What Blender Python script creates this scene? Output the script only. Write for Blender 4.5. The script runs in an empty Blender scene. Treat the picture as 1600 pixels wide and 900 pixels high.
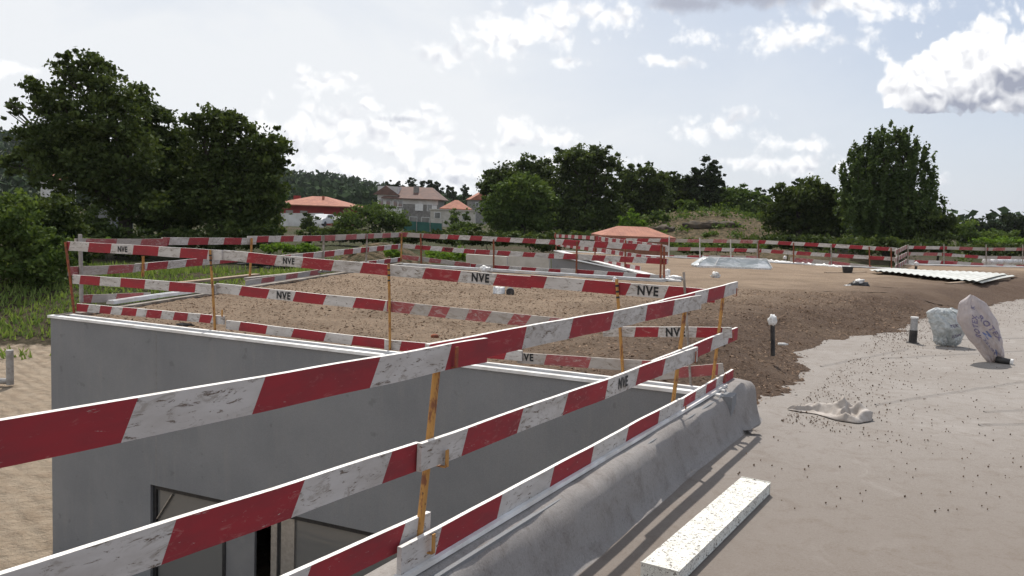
import bpy, bmesh, math, random
import numpy as np
from mathutils import Vector, Matrix, noise as mnoise
C = bpy.context.scene.collection
rng = np.random.default_rng(7)
random.seed(7)
R = math.radians

# ------------------------------------------------------------------ camera
F = 1350.0; EYE = 1.5
PITCH = R(5.0); ROLL = R(2.12)
R0 = Vector((1, 0, 0)); F0 = Vector((0, math.cos(PITCH), -math.sin(PITCH))); D0 = Vector((0, -math.sin(PITCH), -math.cos(PITCH)))
cr, sr = math.cos(ROLL), math.sin(ROLL)
CR = cr*R0 - sr*D0; CD = sr*R0 + cr*D0
cam_data = bpy.data.cameras.new('camera'); cam = bpy.data.objects.new('camera', cam_data); C.objects.link(cam)
cam_data.sensor_width = 36.0; cam_data.lens = F/1600*36.0
cam_data.clip_start = 0.05; cam_data.clip_end = 6000
m = Matrix((CR, -CD, -F0)).transposed().to_4x4(); m.translation = Vector((0, 0, EYE)); cam.matrix_world = m
bpy.context.scene.camera = cam
CAM = Vector((0, 0, EYE))
def ray(px, py): return (CR*((px-800)/F) + CD*((py-450)/F) + F0)
def P(px, py, z=0.0):
    r = ray(px, py); return CAM + r*((z-EYE)/r.z)
def PY(px, py, Y):
    r = ray(px, py); return CAM + r*(Y/r.y)
def on_plane(px, py, A, B):
    n = Vector((-(B-A).y, (B-A).x, 0)); r = ray(px, py)
    return CAM + r*((A-CAM).dot(n)/r.dot(n))

# ------------------------------------------------------------------ world, sun, exposure
SUN_EL = R(56); SUN_AZ = R(-4)          # azimuth clockwise from +Y (straight ahead)
sc = bpy.context.scene
w = bpy.data.worlds.new('World'); sc.world = w; w.use_nodes = True
sc.view_settings.view_transform = 'Standard'; sc.view_settings.look = 'None'
sc.view_settings.exposure = 0.38; sc.view_settings.gamma = 1.0; sc.view_settings.use_curve_mapping = False
sd = bpy.data.lights.new('sun', 'SUN'); sd.energy = 3.6; sd.angle = R(0.5); sd.color = (1.0, 0.955, 0.89)
so = bpy.data.objects.new('sun', sd); C.objects.link(so)
sdir = Vector((math.sin(SUN_AZ)*math.cos(SUN_EL), math.cos(SUN_AZ)*math.cos(SUN_EL), math.sin(SUN_EL)))
so.rotation_euler = sdir.to_track_quat('Z', 'Y').to_euler()

class NT:
    """small helper for writing node maths"""
    def __init__(s, nt): s.nt = nt; s.n = nt.nodes; s.l = nt.links
    def node(s, t, **kw):
        n = s.n.new(t)
        for k, v in kw.items(): setattr(n, k, v)
        return n
    def put(s, sock, v):
        if isinstance(v, bpy.types.NodeSocket): s.l.new(v, sock)
        else: sock.default_value = v
    def m(s, op, a, b=0.0, c=None, clamp=False):
        n = s.node('ShaderNodeMath', operation=op, use_clamp=clamp); s.put(n.inputs[0], a); s.put(n.inputs[1], b)
        if c is not None: s.put(n.inputs[2], c)
        return n.outputs[0]
    def v(s, op, a, b=(0, 0, 0)):
        n = s.node('ShaderNodeVectorMath', operation=op); s.put(n.inputs[0], a); s.put(n.inputs[1], b)
        return n.outputs['Value'] if op == 'DOT_PRODUCT' else n.outputs[0]
    def noise(s, vec, scale, detail=4, rough=0.55, dist=0.0):
        n = s.node('ShaderNodeTexNoise'); 
        if vec is not None: s.put(n.inputs['Vector'], vec)
        n.inputs['Scale'].default_value = scale; n.inputs['Detail'].default_value = detail
        n.inputs['Roughness'].default_value = rough; n.inputs['Distortion'].default_value = dist
        return n.outputs[0]
    def step(s, x, a, b, o0=0.0, o1=1.0):
        n = s.node('ShaderNodeMapRange', interpolation_type='SMOOTHSTEP'); s.put(n.inputs[0], x)
        n.inputs[1].default_value = a; n.inputs[2].default_value = b; n.inputs[3].default_value = o0; n.inputs[4].default_value = o1
        return n.outputs[0]
    def mix(s, f, a, b, mode='MIX'):
        n = s.node('ShaderNodeMix', data_type='RGBA', blend_type=mode); s.put(n.inputs[0], f)
        for sock, v in ((n.inputs[6], a), (n.inputs[7], b)):
            s.put(sock, v if isinstance(v, bpy.types.NodeSocket) else (v[0], v[1], v[2], 1))
        return n.outputs[2]
    def scale(s, vec, sx, sy, sz):
        return s.v('MULTIPLY', vec, (sx, sy, sz))

def build_sky():
    T = NT(w.node_tree); bg = w.node_tree.nodes['Background']; bg.inputs[1].default_value = 0.1
    sky = T.node('ShaderNodeTexSky', sky_type='NISHITA', sun_disc=False, sun_elevation=SUN_EL, sun_rotation=SUN_AZ,
                 air_density=1.0, dust_density=1.6, ozone_density=1.0, altitude=150)
    d = T.node('ShaderNodeTexCoord').outputs['Generated']
    sep = T.node('ShaderNodeSeparateXYZ'); T.put(sep.inputs[0], d); dx, dy, dz = sep.outputs
    den = T.m('MAXIMUM', T.m('ABSOLUTE', dy), 0.12)
    cb = T.node('ShaderNodeCombineXYZ'); T.put(cb.inputs[0], T.m('DIVIDE', dx, den)); T.put(cb.inputs[1], T.m('DIVIDE', dz, den)); p = cb.outputs[0]
    def n2(vec, scale, detail, rough=.55, dist=0.0, col=False):
        n = T.node('ShaderNodeTexNoise', noise_dimensions='2D'); T.put(n.inputs['Vector'], vec); n.inputs['Scale'].default_value = scale
        n.inputs['Detail'].default_value = detail; n.inputs['Roughness'].default_value = rough; n.inputs['Distortion'].default_value = dist
        return n.outputs[1 if col else 0]
    def vor(vec, scale):
        v = T.node('ShaderNodeTexVoronoi', feature='F1', voronoi_dimensions='2D'); T.put(v.inputs['Vector'], vec); v.inputs['Scale'].default_value = scale
        return v.outputs['Distance']
    # pale summer sky with a thin veil of high cloud, thicker to the left
    veil = n2(T.scale(p, 1.0, 2.2, 1), 2.6, 5, 0.6, 0.3)
    sx = T.node('ShaderNodeSeparateXYZ'); T.put(sx.inputs[0], p)
    lr = T.step(sx.outputs[0], -0.35, 0.62, 1.0, 0.20)
    lo = T.step(sx.outputs[1], 0.02, 0.30, 0.25, 0.0)
    veil = T.m('ADD', T.m('MULTIPLY', T.step(veil, 0.25, 0.75, 0.7, 1.1), lr), lo, clamp=True)
    base = T.mix(0.72, sky.outputs[0], (3.45, 4.05, 5.25))
    base = T.mix(veil, base, (6.7, 6.9, 7.15))
    wn = n2(p, 16, 3, .6, col=True); pw = T.v('ADD', p, T.scale(T.v('SUBTRACT', wn, (0.5, 0.5, 0.5)), 0.045, 0.045, 0))
    nf = n2(p, 26, 6, .62); puff = T.m('ADD', T.m('MULTIPLY', T.m('SUBTRACT', 0.42, vor(pw, 26)), .75), T.m('MULTIPLY', T.m('SUBTRACT', 0.4, vor(pw, 62)), .42))
    pu = T.v('ADD', pw, (0.002, 0.0075, 0)); puffu = T.m('ADD', T.m('MULTIPLY', T.m('SUBTRACT', 0.42, vor(pu, 26)), .75), T.m('MULTIPLY', T.m('SUBTRACT', 0.4, vor(pu, 62)), .42))
    lit = T.m('SUBTRACT', puff, puffu)          # > 0 on faces turned up to the light
    def group(els):
        best = None
        for (px, py, hw, hh) in els:
            r_ = ray(px, py); X, Z = r_.x/r_.y, r_.z/r_.y; sX, sZ = F/hw, F/hh
            n = T.node('ShaderNodeVectorMath', operation='MULTIPLY_ADD'); T.put(n.inputs[0], p); n.inputs[1].default_value = (sX, sZ, 0); n.inputs[2].default_value = (-X*sX, -Z*sZ, 0)
            ln = T.node('ShaderNodeVectorMath', operation='LENGTH'); T.put(ln.inputs[0], n.outputs[0]); L = ln.outputs['Value']
            best = L if best is None else T.m('MINIMUM', best, L)
        return best
    crisp = group([(1525, 105, 105, 84), (1595, 92, 90, 84), (1460, 125, 78, 56), (1408, 146, 50, 34), (1545, 150, 150, 40), (1545, 62, 66, 50), (1478, 92, 54, 44)])
    softg = group([(600, 215, 170, 44), (700, 262, 150, 38), (830, 212, 80, 26), (470, 200, 70, 38), (725, 92, 74, 22), (515, 130, 56, 20), (815, 52, 90, 36), (580, 165, 36, 12),
                   (920, 22, 120, 26), (1062, 98, 40, 12), (885, 98, 24, 10), (560, 262, 160, 26), (860, 250, 90, 18), (40, 108, 60, 12),
                   (1142, 200, 70, 24), (1235, 225, 56, 18), (1172, 255, 46, 12), (1262, 260, 84, 20), (1100, 208, 40, 14), (1476, 284, 16, 16), (1230, 60, 150, 22), (1340, 10, 120, 20)])
    dark = group([(1150, -8, 200, 26), (1080, 6, 90, 18)])
    grey = group([(1540, 188, 190, 52), (1470, 172, 100, 30), (1590, 130, 60, 30), (1160, 212, 60, 7), (1262, 268, 80, 8), (700, 252, 60, 10), (560, 240, 70, 12), (480, 230, 50, 14), (610, 185, 50, 6), (520, 150, 50, 8), (820, 232, 60, 7), (740, 285, 120, 9)])
    nfc = T.m('SUBTRACT', nf, .5)
    dA = T.m('ADD', T.m('SUBTRACT', 1.0, crisp), T.m('ADD', T.m('MULTIPLY', puff, .80), T.m('MULTIPLY', nfc, .55)))
    rb = ray(1500, 190); zb = rb.z/rb.y; dA = T.m('SUBTRACT', dA, T.m('MULTIPLY', T.step(T.m('ADD', sx.outputs[1], T.m('MULTIPLY', nfc, .02)), zb+.012, zb-.006), 1.6))
    dB = T.m('ADD', T.m('SUBTRACT', 1.25, softg), T.m('ADD', T.m('MULTIPLY', puff, 1.3), T.m('MULTIPLY', nfc, 3.0)))
    dC = T.m('ADD', T.m('SUBTRACT', 1.0, dark), T.m('MULTIPLY', nfc, 1.6))
    g = T.step(T.m('ADD', grey, T.m('MULTIPLY', nfc, -1.3)), 1.25, 0.15)
    shA = T.m('ADD', T.m('MULTIPLY', g, .95), T.m('MULTIPLY', T.m('ADD', T.m('MULTIPLY', lit, -1.5), T.m('MULTIPLY', nfc, -.8)), T.step(dA, .1, .5)), clamp=True)
    cA = T.mix(shA, (8.6, 8.6, 8.65), (2.9, 3.1, 3.8)); cB = T.mix(T.m('ADD', T.m('MULTIPLY', g, .62), T.m('MULTIPLY', lit, -2.0), clamp=True), (8.5, 8.5, 8.55), (4.6, 4.8, 5.4))
    col = T.mix(T.m('MULTIPLY', T.step(dB, .05, 1.1), .92), base, cB)
    col = T.mix(T.m('MULTIPLY', T.step(dC, .0, .9), .85), col, (3.3, 3.45, 4.1))
    col = T.mix(T.step(dA, .06, .30), col, cA)
    T.put(bg.inputs[0], col)
build_sky()

# ------------------------------------------------------------------ object helpers
def tag(o, label=None, cat=None, group=None, kind=None):
    if label: o['label'] = label
    if cat: o['category'] = cat
    if group: o['group'] = group
    if kind: o['kind'] = kind
    return o
def thing(name, label, cat, loc=(0, 0, 0), rz=0.0, group=None):
    o = bpy.data.objects.new(name, None); C.objects.link(o); o.location = loc; o.rotation_euler = (0, 0, rz); o.empty_display_size = .2
    return tag(o, label, cat, group)
def mesh(name, verts, faces, mats, parent=None, midx=None, smooth=False, loc=None, mw=None):
    """verts in local space of the object; loc / mw place it"""
    me = bpy.data.meshes.new(name); me.from_pydata([tuple(v) for v in verts], [], faces)
    if not isinstance(mats, (list, tuple)): mats = [mats]
    for mt in mats: me.materials.append(mt)
    if midx is not None: me.polygons.foreach_set('material_index', midx)
    if smooth: me.polygons.foreach_set('use_smooth', [True]*len(me.polygons))
    me.update()
    o = bpy.data.objects.new(name, me); C.objects.link(o)
    if loc is not None: o.location = loc
    if mw is not None: o.matrix_world = mw
    if parent is not None: o.parent = parent
    return o
def quads_mesh(name, V, nper, mats, parent=None, smooth=False, loc=None, col=None):
    """fast mesh of separate polygons, V array (n*nper,3)"""
    V = np.asarray(V, dtype=np.float32); n = len(V)//nper
    me = bpy.data.meshes.new(name); me.vertices.add(len(V)); me.vertices.foreach_set('co', V.ravel())
    me.loops.add(len(V)); me.loops.foreach_set('vertex_index', np.arange(len(V), dtype=np.int32))
    me.polygons.add(n); me.polygons.foreach_set('loop_start', np.arange(0, len(V), nper, dtype=np.int32))
    me.polygons.foreach_set('loop_total', np.full(n, nper, dtype=np.int32))
    if col is not None:
        a = me.attributes.new('tint', 'FLOAT', 'FACE'); a.data.foreach_set('value', np.asarray(col, dtype=np.float32))
    if not isinstance(mats, (list, tuple)): mats = [mats]
    for mt in mats: me.materials.append(mt)
    me.update(calc_edges=True); me.validate()
    o = bpy.data.objects.new(name, me); C.objects.link(o)
    if loc is not None: o.location = loc
    if parent is not None: o.parent = parent
    return o
class MB:
    def __init__(s): s.v = []; s.f = []; s.mi = []
    def add(s, vs, fs, mi=0):
        k = len(s.v); s.v += [Vector(v) for v in vs]; s.f += [tuple(i+k for i in f) for f in fs]; s.mi += [mi]*len(fs); return s
    def box(s, c, d, M=None, mi=0):
        cx, cy, cz = c; x, y, z = d[0]/2, d[1]/2, d[2]/2
        vs = [Vector((cx+sx*x, cy+sy*y, cz+sz*z)) for sz in (-1, 1) for sx, sy in ((-1, -1), (1, -1), (1, 1), (-1, 1))]
        if M is not None: vs = [M @ v for v in vs]
        return s.add(vs, [(3, 2, 1, 0), (4, 5, 6, 7), (0, 1, 5, 4), (1, 2, 6, 5), (2, 3, 7, 6), (3, 0, 4, 7)], mi)
    def bar(s, a, b, wd, h, up=Vector((0, 0, 1)), mi=0):
        a, b = Vector(a), Vector(b); u = (b-a).normalized(); n = up.cross(u).normalized(); q = u.cross(n)
        vs = []
        for p in (a, b):
            for (i, j) in ((-1, -1), (1, -1), (1, 1), (-1, 1)): vs.append(p + n*(i*wd/2) + q*(j*h/2))
        return s.add(vs, [(0, 3, 2, 1), (4, 5, 6, 7), (0, 1, 5, 4), (1, 2, 6, 5), (2, 3, 7, 6), (3, 0, 4, 7)], mi)
    def tube(s, pts, rad, seg=8, mi=0, cap=True):
        pts = [Vector(p) for p in pts]; n = len(pts)
        if not isinstance(rad, (list, tuple)): rad = [rad]*n
        k = len(s.v)
        for i, p in enumerate(pts):
            t = (pts[min(i+1, n-1)] - pts[max(i-1, 0)]).normalized()
            a = t.cross(Vector((0, 0, 1)))
            if a.length < 0.05: a = t.cross(Vector((1, 0, 0)))
            a.normalize(); b = t.cross(a)
            for j in range(seg):
                q = 2*math.pi*j/seg; s.v.append(p + a*(math.cos(q)*rad[i]) + b*(math.sin(q)*rad[i]))
        for i in range(n-1):
            for j in range(seg):
                s.f.append((k+i*seg+j, k+i*seg+(j+1) % seg, k+(i+1)*seg+(j+1) % seg, k+(i+1)*seg+j)); s.mi.append(mi)
        if cap:
            s.f.append(tuple(k+j for j in reversed(range(seg)))); s.mi.append(mi)
            s.f.append(tuple(k+(n-1)*seg+j for j in range(seg))); s.mi.append(mi)
        return s
    def build(s, name, mats, parent=None, smooth=False, origin=None):
        o = Vector(origin) if origin is not None else Vector((0, 0, 0))
        return mesh(name, [v-o for v in s.v], s.f, mats, parent, s.mi, smooth, loc=(o if origin is not None else None))
def sheet(name, top, z0, z1, mats, parent=None):
    """prism from a list of XY points (counter-clockwise)"""
    from mathutils.geometry import tessellate_polygon
    n = len(top); vs = [(p[0], p[1], z1) for p in top] + [(p[0], p[1], z0) for p in top]
    tri = tessellate_polygon([[Vector((p[0], p[1], 0)) for p in top]])
    fs = [tuple(t) for t in tri] + [tuple(i+n for i in reversed(t)) for t in tri] + [(i, i+n, (i+1) % n+n, (i+1) % n) for i in range(n)]
    bm = bmesh.new(); bv = [bm.verts.new(v) for v in vs]
    for f in fs: bm.faces.new([bv[i] for i in f])
    bmesh.ops.recalc_face_normals(bm, faces=bm.faces)
    me = bpy.data.meshes.new(name); bm.to_mesh(me); bm.free()
    for mt in (mats if isinstance(mats, (list, tuple)) else [mats]): me.materials.append(mt)
    o = bpy.data.objects.new(name, me); C.objects.link(o); o.parent = parent
    return o
def nz(x, y, z=0.0, s=1.0): return mnoise.noise(Vector((x*s, y*s, z)))
def smooth01(t): t = np.clip(t, 0, 1); return t*t*(3-2*t)

# ------------------------------------------------------------------ materials
def newmat(name):
    mt = bpy.data.materials.new(name); mt.use_nodes = True; T = NT(mt.node_tree); b = mt.node_tree.nodes['Principled BSDF']
    return mt, T, b
def bump(T, b, h, strength=0.4, dist=0.02):
    n = T.node('ShaderNodeBump'); n.inputs['Strength'].default_value = strength; n.inputs['Distance'].default_value = dist
    T.put(n.inputs['Height'], h); T.put(b.inputs['Normal'], n.outputs[0])
def plain(name, c1, c2=None, scale=8.0, rough=0.8, metal=0.0, bmp=0.0, bdist=0.01, coord='Object', detail=5, spec=0.35, lo=0.35, hi=0.65):
    mt, T, b = newmat(name); tc = T.node('ShaderNodeTexCoord').outputs[coord]
    n = T.noise(tc, scale, detail, 0.6)
    if c2: T.put(b.inputs['Base Color'], T.mix(T.step(n, lo, hi), c1, c2))
    else: b.inputs['Base Color'].default_value = (*c1, 1)
    b.inputs['Roughness'].default_value = rough; b.inputs['Metallic'].default_value = metal; b.inputs['Specular IOR Level'].default_value = spec
    if bmp: bump(T, b, n, bmp, bdist)
    return mt
def paint(name, base, base2, worn, under, wear=0.60, chips=0.64):
    """weathered paint on a wooden board: local X runs along the board"""
    mt, T, b = newmat(name); tc = T.node('ShaderNodeTexCoord').outputs['Object']
    oi = T.node('ShaderNodeObjectInfo'); off = T.node('ShaderNodeCombineXYZ'); T.put(off.inputs[0], T.m('MULTIPLY', oi.outputs['Random'], 50.0))
    T.put(off.inputs[2], T.m('MULTIPLY', oi.outputs['Random'], 23.0))
    v = T.v('ADD', tc, off.outputs[0])
    n1 = T.noise(T.scale(v, 2.0, 3.0, 6.0), 1.6, 6, 0.6)
    n2 = T.noise(T.scale(v, 0.35, 1.0, 2.2), 34, 5, 0.7, 0.6)
    n3 = T.noise(T.scale(v, 1.0, 1.0, 2.5), 9, 7, 0.75, 1.0)
    ca = T.mix(T.step(n1, 0.35, 0.7), base, base2)
    rnd = T.m('MULTIPLY', T.m('SUBTRACT', oi.outputs['Random'], 0.5), 0.10)
    wf = T.step(T.m('ADD', n3, rnd), wear, wear+0.12)
    cb = T.mix(T.m('MULTIPLY', wf, 0.75), ca, worn)
    chip = T.m('MULTIPLY', T.step(n2, chips, chips+0.03), T.step(n3, 0.48, 0.56))
    cc = T.mix(chip, cb, under)
    # darker grime on the lower edge
    T.put(b.inputs['Base Color'], cc); b.inputs['Roughness'].default_value = 0.72; b.inputs['Specular IOR Level'].default_value = 0.25
    bump(T, b, T.m('SUBTRACT', T.m('MULTIPLY', n2, 0.4), chip), 0.35, 0.003)
    return mt
M = {}
M['red'] = paint('red_board_paint', (0.31, 0.030, 0.038), (0.225, 0.034, 0.040), (0.36, 0.13, 0.12), (0.46, 0.40, 0.36), 0.56, 0.64)
M['white'] = paint('white_board_paint', (0.54, 0.51, 0.485), (0.43, 0.395, 0.365), (0.31, 0.275, 0.24), (0.15, 0.115, 0.09), 0.50, 0.56)
M['redfaded'] = paint('faded_red_board_paint', (0.33, 0.085, 0.085), (0.26, 0.07, 0.07), (0.42, 0.30, 0.28), (0.45, 0.38, 0.33), 0.52, 0.60)
M['whitefaded'] = paint('faded_white_board_paint', (0.42, 0.38, 0.345), (0.34, 0.30, 0.27), (0.28, 0.24, 0.2), (0.18, 0.14, 0.11), 0.5, 0.60)
M['edge'] = plain('board_top_edge', (0.80, 0.78, 0.75), (0.62, 0.58, 0.53), 25, 0.7)
M['ink'] = plain('stencil_ink', (0.015, 0.015, 0.016), (0.10, 0.095, 0.09), 60, 0.7, lo=0.55, hi=0.7)
def postmat():
    mt, T, b = newmat('yellow_painted_rusty_steel'); tc = T.node('ShaderNodeTexCoord').outputs['Object']
    n = T.noise(T.scale(tc, 6, 6, 1.6), 5, 6, 0.7); n2 = T.noise(tc, 60, 4, 0.6)
    c = T.mix(T.step(n, 0.50, 0.60), (0.43, 0.215, 0.055), (0.19, 0.07, 0.03)); c = T.mix(T.step(n2, 0.62, 0.68), c, (0.07, 0.035, 0.02))
    T.put(b.inputs['Base Color'], c); b.inputs['Roughness'].default_value = 0.75; bump(T, b, n2, 0.4, 0.002)
    return mt
M['post'] = postmat()
M['rust'] = plain('rusty_steel', (0.30, 0.085, 0.035), (0.14, 0.05, 0.03), 20, 0.8, bmp=0.3)
M['postgrey'] = plain('grey_weathered_post', (0.34, 0.31, 0.28), (0.2, 0.17, 0.14), 14, 0.8)
M['postwhite'] = plain('white_plastic_pipe', (0.62, 0.6, 0.56), (0.45, 0.42, 0.38), 9, 0.55)
M['postpale'] = plain('pale_dirty_pipe', (0.36, 0.35, 0.33), (0.26, 0.24, 0.22), 9, 0.6)
M['whitecap'] = plain('white_plastic_wrap', (0.78, 0.77, 0.75), (0.5, 0.49, 0.47), 22, 0.5, bmp=0.5)
M['black'] = plain('black_plastic', (0.018, 0.018, 0.02), (0.045, 0.042, 0.04), 10, 0.5)
M['coping'] = plain('white_coping', (0.80, 0.80, 0.79), (0.60, 0.58, 0.55), 3.5, 0.5, bmp=0.15)
M['dirtycoping'] = plain('dirty_coping', (0.30, 0.27, 0.23), (0.16, 0.13, 0.10), 2.5, 0.8, bmp=0.2)
M['membrane'] = plain('black_bitumen', (0.03, 0.03, 0.032), (0.10, 0.09, 0.085), 6, 0.8, bmp=0.4)
def plaster():
    mt, T, b = newmat('grey_render'); tc = T.node('ShaderNodeTexCoord').outputs['Object']
    n = T.noise(tc, 0.9, 6, 0.6); g = T.noise(tc, 190, 3, 0.7); st = T.noise(T.scale(tc, 3.0, 3.0, 0.35), 3.0, 5, 0.65); sp = T.noise(tc, 7, 2, 0.5)
    c = T.mix(T.step(n, 0.3, 0.7), (0.222, 0.227, 0.235), (0.270, 0.273, 0.278))
    c = T.mix(T.m('MULTIPLY', T.step(st, 0.48, 0.72), 0.42), c, (0.29, 0.285, 0.275))
    c = T.mix(T.m('MULTIPLY', T.step(sp, 0.68, 0.75), 0.35), c, (0.12, 0.12, 0.12))
    c = T.mix(T.step(g, 0.3, 0.7, 0.0, 0.42), c, (0.10, 0.10, 0.103))
    T.put(b.inputs['Base Color'], c); b.inputs['Roughness'].default_value = 0.92; b.inputs['Specular IOR Level'].default_value = 0.2
    bump(T, b, g, 0.5, 0.004)
    return mt
M['plaster'] = plaster()
def feltmat(name, a, bb, dirt, fleck, near=.6):
    mt, T, b = newmat(name); tc = T.node('ShaderNodeTexCoord').outputs['Object']
    n = T.noise(tc, 0.7, 7, 0.62); n2 = T.noise(tc, 5.5, 6, 0.7, 0.5); f = T.noise(T.scale(tc, 1.0, 2.0, 1.0), 75, 6, 0.8, 0.8)
    c = T.mix(T.step(n, 0.32, 0.68), a, bb)
    c = T.mix(T.m('MULTIPLY', T.step(n2, 0.46, 0.70), 0.6), c, dirt); st_ = T.noise(tc, 1.6, 8, .7, 1.5); c = T.mix(T.step(st_, .56, .66, 0, .35), c, fleck)
    c = T.mix(T.step(f, 0.35, 0.72, 0.0, 0.65), c, fleck); f2 = T.noise(tc, 55, 5, .8); c = T.mix(T.step(f2, .52, .68, 0, .45), c, dirt)
    sp_ = T.node('ShaderNodeSeparateXYZ'); T.put(sp_.inputs[0], T.node('ShaderNodeNewGeometry').outputs['Position']); c = T.mix(T.m('MULTIPLY', T.step(T.m('ADD', sp_.outputs[1], T.m('MULTIPLY', n, 4.0)), 5.0, 11.5, near, 0.0), 1.0), c, dirt)
    T.put(b.inputs['Base Color'], c); b.inputs['Roughness'].default_value = 0.95; b.inputs['Specular IOR Level'].default_value = 0.02
    wv = T.noise(T.scale(tc, 0.6, 1.0, 1.0), 2.2, 4, 0.55, 1.2)
    bump(T, b, T.m('ADD', T.m('ADD', T.m('MULTIPLY', f, 0.35), T.m('MULTIPLY', n2, 0.35)), T.m('MULTIPLY', wv, .35)), 0.7, 0.018)
    return mt
M['geotextile'] = feltmat('dusty_geotextile', (0.265, 0.241, 0.220), (0.215, 0.190, 0.168), (0.155, 0.124, 0.100), (0.36, 0.335, 0.312))
M['felt'] = feltmat('grey_felt', (0.30, 0.28, 0.265), (0.225, 0.205, 0.19), (0.14, 0.115, 0.10), (0.38, 0.355, 0.335), 0.0)
def soilmat():
    mt, T, b = newmat('brown_soil'); tc = T.node('ShaderNodeTexCoord').outputs['Object']
    at = T.node('ShaderNodeAttribute', attribute_name='wet')
    n = T.noise(tc, 0.8, 7, 0.65); n2 = T.noise(tc, 26, 6, 0.75); n3 = T.noise(T.scale(tc, 1, 2.4, 1), 70, 4, 0.7, 1.5)
    dry = T.mix(T.step(n, 0.3, 0.7), (0.30, 0.222, 0.155), (0.228, 0.166, 0.114))
    wet = T.mix(T.step(n2, 0.35, 0.65), (0.075, 0.048, 0.033), (0.150, 0.102, 0.072))
    wf = T.m('ADD', at.outputs['Fac'], T.m('MULTIPLY', T.m('SUBTRACT', n, 0.5), 0.9), clamp=True)
    c = T.mix(wf, dry, wet)
    c = T.mix(T.step(n2, 0.52, 0.68, 0, 0.5), c, (0.095, 0.062, 0.042)); c = T.mix(T.step(n3, 0.60, 0.72, 0, 0.6), c, (0.36, 0.26, 0.19))
    T.put(b.inputs['Base Color'], c); b.inputs['Roughness'].default_value = 0.95; b.inputs['Specular IOR Level'].default_value = 0.15
    bump(T, b, T.m('ADD', n2, T.m('MULTIPLY', n3, 0.5)), 1.0, 0.035)
    return mt
M['soil'] = soilmat()
def tintmat(name, a, bb, rough=0.9, trans=0.0):
    mt, T, b = newmat(name); at = T.node('ShaderNodeAttribute', attribute_name='tint')
    c = T.mix(at.outputs['Fac'], a, bb); T.put(b.inputs['Base Color'], c); b.inputs['Roughness'].default_value = rough
    b.inputs['Specular IOR Level'].default_value = 0.06
    if trans:
        tr = T.node('ShaderNodeBsdfTranslucent'); T.put(tr.inputs[0], T.mix(1.0, c, (1.25, 1.25, 0.55), 'MULTIPLY'))
        mx = T.node('ShaderNodeMixShader'); mx.inputs[0].default_value = trans
        T.l.new(b.outputs[0], mx.inputs[1]); T.l.new(tr.outputs[0], mx.inputs[2]); T.l.new(mx.outputs[0], mt.node_tree.nodes['Material Output'].inputs[0])
    return mt
M['chips'] = tintmat('wood_chips', (0.07, 0.042, 0.028), (0.36, 0.25, 0.17))
M['crumbs'] = tintmat('soil_crumbs', (0.07, 0.045, 0.03), (0.19, 0.13, 0.09))
M['leafdark'] = tintmat('oak_leaves', (0.024, 0.037, 0.013), (0.100, 0.132, 0.042), 0.6, 0.25)
M['leafmid'] = tintmat('bush_leaves', (0.045, 0.075, 0.020), (0.125, 0.175, 0.050), 0.6, 0.28)
M['leafpoplar'] = tintmat('poplar_leaves', (0.036, 0.058, 0.020), (0.110, 0.155, 0.055), 0.6, 0.28)
M['leafpine'] = tintmat('pine_needles', (0.022, 0.034, 0.016), (0.052, 0.070, 0.030), 0.7, 0.12)
M['leafbright'] = tintmat('bright_leaves', (0.07, 0.13, 0.02), (0.17, 0.26, 0.05), 0.6, 0.35)
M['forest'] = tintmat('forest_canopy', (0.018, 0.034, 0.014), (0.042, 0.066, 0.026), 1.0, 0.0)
M['grassblade'] = tintmat('grass_blades', (0.095, 0.15, 0.035), (0.24, 0.30, 0.10), 0.7, 0.3)
M['bark'] = plain('bark', (0.06, 0.048, 0.038), (0.03, 0.025, 0.02), 6, 0.95, bmp=0.6, bdist=0.05)

# ------------------------------------------------------------------ layout lines of the building
A1 = P(1146, 592); A2 = P(650, 885)                  # near parapet line (posts stand on it)
u1 = (A1-A2).normalized(); n1v = Vector((u1.y, -u1.x, 0))   # n1v points to the camera side (right)
B1 = P(118, 489); B2 = P(1085, 601)                  # posts of the fence along the grey wall
W1 = P(79, 493); W2 = P(1085, 612)                   # outer top edge of the grey wall
u2 = (W2-W1).normalized(); n2v = Vector((u2.y, -u2.x, 0))   # towards the void (camera side)
def isect(p, u, q, v):
    d = u.x*v.y - u.y*v.x; t = ((q-p).x*v.y - (q-p).y*v.x)/d; return p+u*t
CORNER = isect(A1, u1, W1, u2)
CF = P(622, 411)                                     # far left corner
DF = P(1044, 437)                                    # front of the second courtyard
EF = P(868, 391)                                     # where its side fence meets the far fence
GF = P(1402, 419); HF = P(1416, 412); IF = P(1640, 417)
print('pts', [tuple(round(c, 2) for c in p) for p in (A1, A2, B1, B2, W1, W2, CORNER, CF, DF, EF, GF, HF, IF)])
ROOFZ = -0.36; SOILZ = -0.05; GZ = -3.1

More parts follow.
